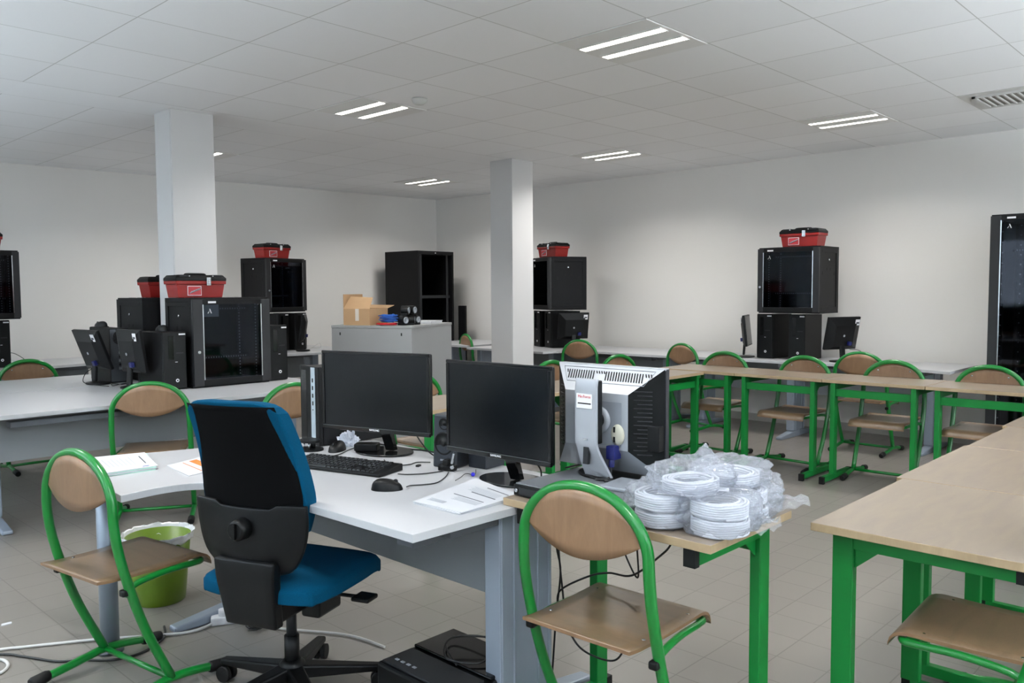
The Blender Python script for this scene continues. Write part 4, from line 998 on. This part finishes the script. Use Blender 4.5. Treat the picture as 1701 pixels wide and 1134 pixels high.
b = MB(); b.box((-0.011, -0.007, 0), (0.011, 0.007, 0.007), BLACKP); o = b.build('usb_receiver', bevel=0.001); o.location = (2.06, 2.475, DZ); o.rotation_euler = (0, 0, 0.4); tag(o, 'tiny black usb receiver lying alone on the white desk', 'usb receiver')
# papers
def sheet_stack(label, corners, n, name='paper_sheets', extra=None, z0=DZ):
    """corners: near-left, near-right, far-right, far-left"""
    c = sum((Vector(p) for p in corners), Vector((0, 0)))/4
    t = thing(name, label, 'papers', (c.x, c.y, z0), 0)
    P = [Vector(p)-c for p in corners]
    for i in range(n):
        a = 0.03*math.sin(i*2.4+n); R = Matrix.Rotation(a, 2); q = [R @ p for p in P]
        b = MB(); b.prism([(p.x, p.y) for p in q], i*0.0032, i*0.0032+0.0028, MINT if (extra == 'mint' and i in (0, n-2)) else PAPER); b.build('sheet', t)
    top = n*0.0032
    def uv(u, v): p = (P[0]*(1-u)+P[1]*u)*(1-v)+(P[3]*(1-u)+P[2]*u)*v; return p
    a = 0.03*math.sin((n-1)*2.4+n); R = Matrix.Rotation(a, 2)
    def ink(name, u0, v0, u1, v1, m):
        b = MB(); q = [R @ uv(*k) for k in ((u0, v0), (u1, v0), (u1, v1), (u0, v1))]; b.prism([(p.x, p.y) for p in q], top-0.0003, top+0.0002, m); b.build(name, t)
    return ink
ink = sheet_stack('stapled printed papers near the front right corner of the white desk', [(1.690, 1.836), (1.965, 1.84), (2.045, 2.127), (1.682, 2.049)][::1], 3)
# u runs to the far right, v to the far left
for k, (u0, v0, u1, v1, m) in enumerate([(0.44, 0.12, 0.455, 0.75, INK), (0.30, 0.10, 0.42, 0.62, INKL), (0.62, 0.10, 0.64, 0.60, INK), (0.66, 0.14, 0.80, 0.72, INKL), (0.86, 0.1, 0.875, 0.55, INK), (0.12, 0.55, 0.2, 0.9, INKL)]):
    if m is INKL:
        for q in range(7): ink('print_line', lerp(u0, u1, q/7), v0, lerp(u0, u1, q/7)+0.006, v1-0.02*(q % 3), m)
    else: ink('print_heading', u0, v0, u1, v1, m)
ink = sheet_stack('thick pile of printed papers with mint dividers at the left end of the desk', [(1.135, 3.20), (1.345, 3.185), (1.43, 3.49), (1.20, 3.56)], 5, 'paper_pile', 'mint')
for k in range(7): ink('print_line', 0.25+k*0.07, 0.25, 0.262+k*0.07, 0.75-0.1*(k % 2), INKL)
ink('print_heading', 0.84, 0.25, 0.86, 0.75, INK); ink('print_heading', 0.75, 0.05, 0.86, 0.08, BLUEI)
ink = sheet_stack('flat printed page with an orange bar beside the paper pile', [(1.37, 2.98), (1.60, 3.04), (1.62, 3.30), (1.40, 3.22)], 1, 'printed_page')
ink('orange_bar', 0.45, 0.15, 0.62, 0.9, ORANGE); ink('print_line', 0.30, 0.1, 0.32, 0.9, ORANGE); ink('print_line', 0.75, 0.3, 0.78, 0.8, INKL); ink('print_line', 0.84, 0.3, 0.86, 0.8, INKL)

# cables on the desk
def cable(label, P, r=0.0022, m=None, name='cable', n=8, cat='cable'):
    b = MB(); b.tube(catmull(P, n), r, m or CABLEB, 8); o = b.build(name); tag(o, label, cat); return o
zc = DZ+0.003
cable('black mouse cable curving across the desk to the loudspeaker', [(1.79, 2.215, zc+0.006), (1.83, 2.24, zc), (1.87, 2.215, zc), (1.92, 2.205, zc), (2.0, 2.25, zc), (2.06, 2.30, zc)])
cable('black cable running from the keyboard corner to the webcam', [(1.915, 2.42, zc), (1.935, 2.385, zc), (1.985, 2.35, zc), (2.04, 2.335, zc), (2.065, 2.335, zc)])
cable('black cable from the left monitor base round to the loudspeaker', [(2.04, 2.665, zc), (2.01, 2.60, zc), (2.015, 2.54, zc), (2.055, 2.52, zc), (2.10, 2.53, zc), (2.135, 2.49, zc)])
cable('black keyboard cable leading back past the mouse', [(1.78, 2.86, zc+0.02), (1.87, 2.875, zc+0.01), (1.91, 2.88, zc), (1.99, 2.90, zc), (2.08, 2.955, zc), (2.18, 2.99, zc), (2.24, 2.96, zc)])
cable('black cables lying along the back of the desk behind the left monitor', [(2.24, 3.02, zc), (2.25, 2.85, zc), (2.262, 2.75, zc), (2.28, 2.70, zc), (2.27, 2.55, zc), (2.22, 2.46, zc)], 0.0035)
cable('black cable hanging from the left monitor to the desk', [(2.155, 2.62, 0.86), (2.19, 2.61, 0.80), (2.23, 2.58, 0.745), (2.25, 2.50, zc)], 0.003)
cable('black cable hanging behind the right monitor', [(2.10, 1.93, 0.86), (2.14, 1.91, 0.80), (2.17, 1.93, 0.745), (2.26, 1.98, zc)], 0.003)
cable('thin dark wires with a blue plug lying in front of the right monitor', [(1.985, 2.18, zc), (2.02, 2.19, zc+0.004), (2.07, 2.215, zc+0.006), (2.10, 2.20, zc), (2.15, 2.245, zc+0.004)], 0.0015)
b = MB(); b.sphere((0, 0, 0.008), 0.008, mat('bright_blue_plastic', '2a22c8', 0.35), 12, 8); o = b.build('blue_bead'); o.location = (2.082, 2.19, DZ); tag(o, 'small bright blue plug by the right monitor base', 'plug')
# ================================================================== SILVER MONITOR AND DEVICE
SZ = 0.7652
t = thing('network_switch', 'flat black device with a grey lid under the silver monitor', 'network device', (2.10, 1.60, SZ), 0)
b = MB(); b.box((-0.195, -0.235, 0.003), (0.205, 0.215, 0.038), BLACKP); bo = b.build('body', t, bevel=0.002)
b = MB(); b.box((-0.19, -0.23, 0.0382), (0.20, 0.21, 0.042), mat('worn_grey_lid', '6d7075', 0.4, 0.2, nscale=12, namt=0.2)); b.build('lid', t, bevel=0.001)
b = MB(); b.box((-0.198, 0.10, 0.010), (-0.195, 0.19, 0.030), DARKG); b.build('socket_row', bo)
b = MB(); b.tube([(-0.201, 0.2, 0.02), (-0.195, 0.2, 0.02)], 0.006, CHROME, 12); b.build('thumb_screw', bo)
b = MB(); b.box((-0.07, -0.10, 0), (0.07, 0.10, 0.012), SILVERD); o = b.build('closed_tablet', bevel=0.004); o.location = (2.10, 1.47, SZ+0.0422); o.rotation_euler = (0, 0, 0.1); tag(o, 'flat pale grey slab lying beside the silver monitor foot', 'tablet')
mz = SZ+0.0425
t = thing('silver_monitor', 'silver and black monitor seen from behind on the wooden table', 'monitor', (2.215, 1.665, mz), math.radians(-90+1.5))
w2, h, y0 = 0.216, 0.352, 0.0; Z_ = 0.012
F_ = [(-w2, 0, Z_), (w2, 0, Z_), (w2, 0, Z_+h), (-w2, 0, Z_+h)]
I_ = [(-w2*0.66, -0.058, Z_+0.085), (w2*0.52, -0.058, Z_+0.085), (w2*0.52, -0.058, Z_+h-0.085), (-w2*0.66, -0.058, Z_+h-0.085)]
b = MB()
b.poly(F_+I_, [(0, 1, 5, 4), (2, 3, 7, 6), (4, 5, 6, 7)], SILVER); b.poly(F_+I_, [(1, 2, 6, 5), (3, 0, 4, 7), (0, 3, 2, 1)], BLACKP)
bmesh.ops.remove_doubles(b.bm, verts=b.bm.verts, dist=0.0001)
hs = b.build('rear_housing', t, bevel=0.004)
b = MB(); b.box((-w2, 0.001, Z_), (w2, 0.022, Z_+h), mat('dark_blue_black_plastic', '10131c', 0.4)); b.box((-w2, -0.001, Z_+h-0.006), (w2, 0.02, Z_+h+0.001), SILVER); b.build('front_frame', t, bevel=0.002)
b = MB(); b.box((-w2+0.015, 0.0221, Z_+0.015), (w2-0.015, 0.0235, Z_+h-0.015), SCREEN); b.build('screen', t)
# slanted vents across the top bevel
tb = Vector((0, -0.058, -0.085)).normalized(); nb = Vector((0, -0.085, 0.058)).normalized()
def on_top(x, s): return Vector((x, 0, Z_+h))+tb*s+nb*0.0006
for k in range(34):
    x = -0.165+k*0.0102; s0, s1 = 0.024, 0.058
    if 12 <= k <= 15: s1 = 0.034
    if k > 30 or k < 1: s1 = 0.036
    b = MB(); q = 0.0022; a, c = on_top(x, s0), on_top(x+0.006, s1); u = Vector((q, 0, 0))
    if True:
        n = nb*0.0006; b.poly([a-u, a+u, c+u, c-u, a-u+n, a+u+n, c+u+n, c-u+n], [(0, 3, 2, 1), (4, 5, 6, 7), (0, 1, 5, 4), (1, 2, 6, 5), (2, 3, 7, 6), (3, 0, 4, 7)], BLACKR)
    b.build('vent_slot', hs)
# groove lines framing the vents
b = MB(); P = [on_top(-0.185, 0.013), on_top(0.185, 0.013), on_top(0.158, 0.068), on_top(0.02, 0.068), on_top(-0.15, 0.068)]
b.tube(P, 0.0012, SILVERD, 6, closed=True); b.build('vent_outline', hs)
# louvres on the two dark flanks
for s, xi in ((1, w2*0.52), (-1, -w2*0.66)):
    for k in range(16):
        z = Z_+0.075+k*0.0135; f0, f1 = 0.35, 0.85
        xo = s*w2; a = Vector((lerp(xo, xi, f0), -0.058*f0, z)); c = Vector((lerp(xo, xi, f1 if k % 2 else 0.75), -0.058*(f1 if k % 2 else 0.75), z))
        b = MB(); b.tube([a, c], 0.0022, DARKG, 6); b.build('louvre', hs)
b = MB(); b.box((w2*0.78, -0.032, Z_+0.09), (w2*0.98, -0.002, Z_+0.17), BLACKP); b.build('usb_block', hs, bevel=0.002)
b = MB(); b.box((-0.02, -0.0595, Z_+0.095), (0.088, -0.0585, Z_+0.24), SILVERD); b.build('mount_plate', hs, bevel=0.003)
b = MB(); b.lathe([(0.030, 0), (0.030, 0.003), (0.018, 0.0045), (0.003, 0.005)], CREAM, TR(0.075, -0.0595, Z_+0.135) @ Matrix.Rotation(PI/2, 4, 'X') @ Matrix.Diagonal((0.85, 1.15, 1, 1)), 24); cp = b.build('round_cover', t)
for q in (-0.016, 0.016): b = MB(); b.box((0.060, -0.0655, Z_+0.135+q-0.009), (0.067, -0.0635, Z_+0.135+q+0.009), BLACKR); b.build('cover_slot', cp)
b = MB(); b.box((0.045, -0.085, Z_+0.055), (0.078, -0.045, Z_+0.100), BLUEV); b.tube([(0.062, -0.075, Z_+0.055), (0.062, -0.078, Z_+0.03)], 0.010, BLUEV, 10); b.build('vga_plug', t, bevel=0.003)
b = MB(); b.tube(catmull([(0.062, -0.078, Z_+0.032), (0.062, -0.085, Z_+0.005), (0.058, -0.10, 0.006), (0.03, -0.12, 0.006)], 5), 0.004, CABLEB, 8); b.build('vga_cable', t)
# stand: silver column in front of the back
b = MB()
def col(u, v):
    z = lerp(0.0, 0.33, v); x = (u-0.5)*(0.084 if z > 0.10 else lerp(0.108, 0.084, z/0.10)) + (0.018*(1-z/0.12) if z < 0.12 else 0)
    y = -0.138+(0.050*(1-z/0.12)**1.2 if z < 0.12 else 0)+0.012*max(0, (z-0.31)/0.02)*0.5
    return (x, y+0.003*(2*u-1)**2, z)
b.grid(8, 26, col, SILVER, (0, 0.012, 0)); sc_ = b.build('stand_column', t, bevel=0.002)
b = MB(); b.box((-0.038, -0.1255, 0.12), (0.042, -0.098, 0.325), BLACKP); b.build('column_back', t, bevel=0.004)
b = MB(); b.tube([(0.0, -0.10, 0.19), (0.0, -0.06, 0.19)], 0.026, BLACKP, 20); b.build('swivel_arm', t)
b = MB(); b.lathe([(0.045, 0), (0.045, 0.004), (0.032, 0.008)], SILVER, TR(0.0, -0.0595, 0.19) @ Matrix.Rotation(PI/2, 4, 'X'), 24); b.build('swivel_collar', t)
b = MB(); b.box((-0.006, -0.145, 0.045), (0.014, -0.132, 0.100), DARKG, Matrix.Rotation(math.radians(-4), 4, 'X')); b.build('cable_slot', sc_, bevel=0.001)
b = MB(); b.box((-0.006, -0.1405, 0.132), (0.012, -0.1375, 0.138), CHROME); b.build('release_button', sc_)
b = MB(); b.box((-0.032, -0.1402, 0.235), (0.030, -0.1372, 0.282), LABEL); lb_ = b.build('sticker', sc_)
T = TR(0.0, -0.1405, 0.273) @ Matrix.Rotation(PI/2, 4, 'X'); text_on('sticker_lettering', 'Me-Force', 0.013, T, REDI, lb_)
b = MB(); b.box((-0.026, -0.1407, 0.249), (0.026, -0.1402, 0.253), BLACKR); b.build('barcode', lb_)
b = MB(); b.prism([(0.02+0.12*math.cos(a), -0.02+0.085*math.sin(a)) for a in [2*PI*k/40 for k in range(40)]], 0.0, 0.009, BLACKP); b.build('base', t, bevel=0.003)
cable('black cables bunched behind the silver monitor foot', [(2.30, 1.93, 0.775), (2.34, 1.85, 0.80), (2.31, 1.76, 0.815), (2.34, 1.66, 0.82), (2.28, 1.58, 0.815), (2.20, 1.53, 0.812), (2.10, 1.60, 0.812)], 0.004)

# ================================================================== CABLE COILS IN BAGS
def coil_mesh():
    P = []; R = [0.075, 0.0675, 0.060, 0.0525]; N = 34; turns = 6; r = 0.0037
    for li, rr in enumerate(R):
        for k in range(turns*N):
            q = k/(turns*N); z = r+(q if li % 2 == 0 else 1-q)*(turns-1)*2*r*1.02
            a = 2*PI*k/N; P.append((rr*math.cos(a)*(1+0.012*math.sin(3*a+li)), rr*math.sin(a)*(1+0.012*math.cos(2*a+z*90)), z+0.0008*math.sin(5*a+li)))
    b = MB(); b.tube(P, r, CABLEW, 7); return b
GC = 'white network cable coils in clear bags'
spots = [(1.955, 1.283, 0, 'lowest white cable coil in the left stack of the bagged pile'), (1.957, 1.286, 1, 'upper white cable coil in the left stack of the bagged pile'),
         (1.985, 1.122, 0, 'lowest white cable coil in the front stack, at the table corner'), (1.990, 1.127, 1, 'upper white cable coil in the front stack, at the table corner'),
         (2.140, 1.145, 0, 'bottom white cable coil in the middle of the bagged pile'), (2.142, 1.15, 1, 'second white cable coil in the middle of the bagged pile'),
         (2.130, 1.31, 0, 'white cable coil at the back left of the bagged pile'),
         (2.262, 1.235, 0, 'bottom white cable coil at the back right of the bagged pile'), (2.255, 1.225, 1, 'upper white cable coil at the right end of the bagged pile'),
         (1.990, 1.215, 2, 'white cable coil lying on top at the left of the bagged pile'), (2.145, 1.178, 2, 'white cable coil lying on top at the right of the bagged pile')]
first = None
for i, (x, y, lv, lb) in enumerate(spots):
    if first is None: first = coil_mesh().build('cable_coil'); o = first
    else: o = first.copy(); C.objects.link(o)
    o.location = (x, y, SZ+0.001+lv*0.0465); o.rotation_euler = (0.03*math.sin(i*2.1)*(lv > 0), 0.03*math.cos(i*1.7)*(lv > 0), i*1.3)
    tag(o, lb, 'cable coil', GC)
def bag(c, rx, ry, hz, label, seed, peak=None, flat=True):
    S = Vector((seed*3.7, seed*1.9, seed*5.1))
    def f(u, v):
        a = 2*PI*u; ph = PI*v
        p = Vector((math.cos(a)*math.sin(ph), math.sin(a)*math.sin(ph), math.cos(ph)))
        k = (abs(p.x)**3.2+abs(p.y)**3.2+abs(p.z)**3.2)**(-1/3.2)
        n = abs(noise.noise(p*2.3+S))*0.22+abs(noise.noise(p*5.5+S))*0.16+abs(noise.noise(p*13+S))*0.05
        q = p*k*(0.92+n)
        z = q.z*hz/2
        if q.z > 0 and peak: 
            d = (Vector((q.x, q.y))-Vector(peak[:2])).length; z += peak[2]*max(0, 1-d/0.45)**1.5*(1+0.4*noise.noise(p*9+S))
        return (q.x*rx, q.y*ry, max(-hz/2, z)+hz/2)
    b = MB(); b.grid(72, 40, f, FILM); bmesh.ops.remove_doubles(b.bm, verts=b.bm.verts, dist=0.0002)
    o = b.build('plastic_bag'); o.location = c; tag(o, label, 'plastic bag', 'clear plastic bags round the cable coils'); return o
bag((1.956, 1.285, SZ+0.0003), 0.098, 0.096, 0.125, 'clear plastic bag round the left stack of white coils', 1)
bag((1.990, 1.122, SZ+0.0003), 0.104, 0.096, 0.126, 'clear plastic bag round the front stack of white coils', 2)
bag((2.145, 1.145, SZ+0.0003), 0.105, 0.098, 0.112, 'clear plastic bag round the middle stack of white coils', 3)
bag((2.262, 1.21, SZ+0.0003), 0.095, 0.110, 0.115, 'clear plastic bag at the right end of the coils, hanging past the table', 4)
bag((1.992, 1.215, SZ+0.094), 0.108, 0.104, 0.09, 'clear plastic bag on top of the coils at the left', 5, (0.65, -0.05, 0.05))
bag((2.146, 1.18, SZ+0.094), 0.104, 0.098, 0.08, 'clear plastic bag on top of the coils at the right', 6)
def bag_tail(P0, P1, w0, w1, label, seed):
    P0, P1 = Vector(P0), Vector(P1); d = (P1-P0); sd = d.cross(Vector((0, 0, 1))).normalized()
    def f(u, v):
        p = P0+d*v; w_ = lerp(w0, w1, v); n = noise.noise(Vector((u*5, v*4, seed)))*0.02
        return p+sd*(u-0.5)*w_+Vector((0, 0, 0.02*math.sin(u*PI)+n))
    b = MB(); b.grid(20, 14, f, FILM); o = b.build('plastic_bag'); tag(o, label, 'plastic bag', 'clear plastic bags round the cable coils')
bag_tail((2.22, 1.13, 0.80), (2.30, 1.015, 0.80), 0.16, 0.05, 'loose mouth of a clear plastic bag sticking out past the right table end', 2)
bag_tail((2.04, 1.08, 0.772), (2.15, 1.035, 0.770), 0.12, 0.04, 'flat plastic bag corner lying over the front edge of the cable table', 7)
b = MB(); b.box((-0.02, -0.013, 0), (0.02, 0.013, 0.001), LABEL); o = b.build('bag_label'); o.location = (1.985, 1.11, SZ+0.119); o.rotation_euler = (0.05, 0, 0.5)
tag(o, 'small white printed label on the front cable bag', 'label')

# ================================================================== FLOOR THINGS
t = thing('waste_bin', 'lime green waste bin with a white liner behind the left chair', 'waste bin', (1.60, 3.80, 0))
b = MB(); b.lathe([(0.108, 0.0), (0.112, 0.004), (0.142, 0.305), (0.139, 0.305), (0.109, 0.010), (0.01, 0.010)], LIMEB, None, 40, caps=True); b.build('body', t)
def liner(u, v):
    a = 2*PI*u; r = 0.137+0.016*math.sin(PI*v)+0.006*noise.noise(Vector((math.cos(a)*4, math.sin(a)*4, v*3)))
    z = 0.27+0.055*math.sin(PI*v*0.75) - 0.05*max(0, v-0.5) + 0.012*noise.noise(Vector((math.cos(a)*5, math.sin(a)*5, 7)))
    return ((r+v*0.012)*math.cos(a), (r+v*0.012)*math.sin(a), z)
b = MB(); b.grid(60, 8, liner, mat('white_bin_liner', 'e6e9ec', 0.35, trans=0.3)); b.build('liner', t)
# printer
t = thing('printer', 'black printer standing on the floor under the desk', 'printer', (1.835, 2.03, 0), math.radians(-90))
w2, d2, h = 0.20, 0.175, 0.185
b = MB(); b.box((-w2, -d2, 0.01), (w2, d2, h-0.012), BLACKP); b.build('body', t, bevel=0.012, seg=3)
b = MB(); b.box((-w2+0.01, -d2*0.1, h-0.012), (w2-0.01, d2-0.005, h), BLACKG); b.build('scanner_lid', t, bevel=0.004)
b = MB(); b.box((-w2+0.02, -d2+0.012, h-0.012), (w2-0.02, -d2*0.2, h-0.004), DARKG); cp = b.build('control_panel', t, bevel=0.002)
for k in range(4): b = MB(); b.box((-0.15+k*0.03, -d2+0.04, h-0.004), (-0.135+k*0.03, -d2+0.05, h-0.002), SILVERD); b.build('button', cp)
b = MB(); b.box((-0.13, -d2-0.004, 0.04), (0.13, -d2, 0.10), BLACKG); b.build('paper_slot', t, bevel=0.002)
zc = 0.19
cable('black cable loops lying on the printer', [(1.80, 1.98, zc), (1.86, 2.10, zc+0.01), (1.93, 2.13, zc+0.012), (1.97, 2.02, zc+0.03), (1.93, 1.93, zc+0.02), (1.85, 1.93, zc+0.005), (1.80, 2.03, zc+0.01), (1.88, 2.09, zc+0.035), (1.98, 1.98, zc+0.035), (1.99, 1.90, zc+0.02)], 0.0035)
# leads on the floor
cable('white cable lying across the floor tiles behind the left chair', [(0.70, 3.80, 0.008), (0.917, 3.71, 0.008), (1.00, 3.66, 0.008), (1.069, 3.62, 0.008), (1.227, 3.52, 0.008), (1.40, 3.39, 0.008), (1.51, 3.32, 0.008), (1.60, 3.32, 0.010), (1.655, 3.34, 0.02)], 0.006, CABLEG)
cable('black cable lying across the floor tiles in front of the left chair foot', [(0.75, 3.78, 0.006), (0.912, 3.66, 0.006), (0.967, 3.57, 0.006), (1.04, 3.43, 0.006), (1.112, 3.37, 0.006), (1.20, 3.28, 0.006), (1.305, 3.27, 0.006), (1.42, 3.35, 0.006), (1.47, 3.46, 0.006)], 0.005, CABLEB)
cable('coiled end of a white cable at the left edge of the floor', [(0.86, 3.62, 0.006), (0.90, 3.60, 0.006), (0.90, 3.53, 0.006), (0.86, 3.48, 0.006), (0.80, 3.50, 0.006), (0.78, 3.60, 0.006)], 0.006, CABLEG)
cable('pale cable on the floor leading from the power plugs to the printer', [(1.74, 3.27, 0.008), (1.76, 3.21, 0.008), (1.79, 3.08, 0.008), (1.83, 3.01, 0.008), (1.95, 2.80, 0.008), (1.98, 2.6, 0.008)], 0.005, CABLEG)
t = thing('power_strip', 'white power strip with plugs on the floor behind the office chair', 'power strip', (1.70, 3.30, 0), -0.5)
b = MB(); b.box((-0.09, -0.026, 0), (0.09, 0.026, 0.035), LABEL); b.build('body', t, bevel=0.006)
for k in range(2): b = MB(); b.tube([(-0.04+k*0.07, 0, 0.035), (-0.04+k*0.07, 0, 0.062)], 0.019, LABEL, 16); b.build('plug', t)
bundle('cable_tangle', 'tangle of thin black cable beside the power strip', 'cable', (1.745, 3.165, 0), 0.045, 0.035, 6, CABLEB, 0.003, 0.03, 9)
b = MB(); b.prism([(-0.02, -0.008), (0.02, -0.012), (0.024, 0.009), (-0.014, 0.012)], 0, 0.004, PAPER); o = b.build('paper_scrap'); o.location = (1.018, 3.996, 0); tag(o, 'tiny scrap of white paper on the floor at the left', 'paper scrap')
# cables under the table of coils
cable('pair of black cables hanging straight down behind the desk leg', [(2.15, 1.845, 0.70), (2.15, 1.845, 0.544), (2.15, 1.827, 0.453), (2.15, 1.846, 0.30), (2.15, 1.86, 0.15), (2.16, 1.88, 0.008)], 0.0035)
cable('black cable looping down beside the hanging pair', [(2.15, 1.832, 0.70), (2.15, 1.836, 0.546), (2.15, 1.817, 0.381), (2.15, 1.80, 0.28), (2.15, 1.753, 0.215), (2.15, 1.68, 0.196), (2.15, 1.594, 0.209), (2.15, 1.552, 0.274), (2.15, 1.54, 0.36)], 0.0035)
cable('black cable sagging from the table edge back to the desk leg', [(2.15, 1.37, 0.73), (2.15, 1.38, 0.645), (2.15, 1.433, 0.584), (2.15, 1.528, 0.508), (2.15, 1.62, 0.495), (2.15, 1.707, 0.462), (2.15, 1.827, 0.386), (2.15, 1.84, 0.33)], 0.0035)
cable('thin black cable in a narrow loop under the cable table', [(2.16, 1.575, 0.73), (2.16, 1.569, 0.60), (2.16, 1.544, 0.539), (2.16, 1.51, 0.505), (2.16, 1.516, 0.62), (2.16, 1.52, 0.73)], 0.003)
# cables at the rack stations
cable('black cable hanging in a curve from the left small monitor', [(2.29, 6.52, 0.86), (2.24, 6.50, 0.83), (2.22, 6.48, 0.77), (2.30, 6.44, 0.745), (2.33, 6.30, 0.745)], 0.003)
cable('black cables fanned on the desk behind the small monitors', [(2.50, 6.40, 0.745), (2.44, 6.34, 0.746), (2.40, 6.42, 0.748), (2.36, 6.30, 0.746), (2.47, 6.36, 0.75), (2.52, 6.28, 0.745)], 0.003)
cable('thin wire loops on the wall desk right of the far left towers', [(5.42, 8.72, 0.82), (5.52, 8.75, 0.80), (5.50, 8.70, 0.745), (5.60, 8.72, 0.746), (5.70, 8.70, 0.80), (5.74, 8.74, 0.745), (5.62, 8.76, 0.745)], 0.002, CABLEG)
cable('black cable curling behind the towers at the left edge', [(2.32, 8.85, 0.86), (2.42, 8.86, 0.86), (2.52, 8.85, 0.78), (2.46, 8.80, 0.745), (2.36, 8.80, 0.76)], 0.003)
cable('dark cable loop beside the monitor on the right wall desk', [(7.75, 3.05, 0.86), (7.76, 2.96, 0.85), (7.76, 2.88, 0.78), (7.74, 2.93, 0.746), (7.72, 3.0, 0.75)], 0.003)
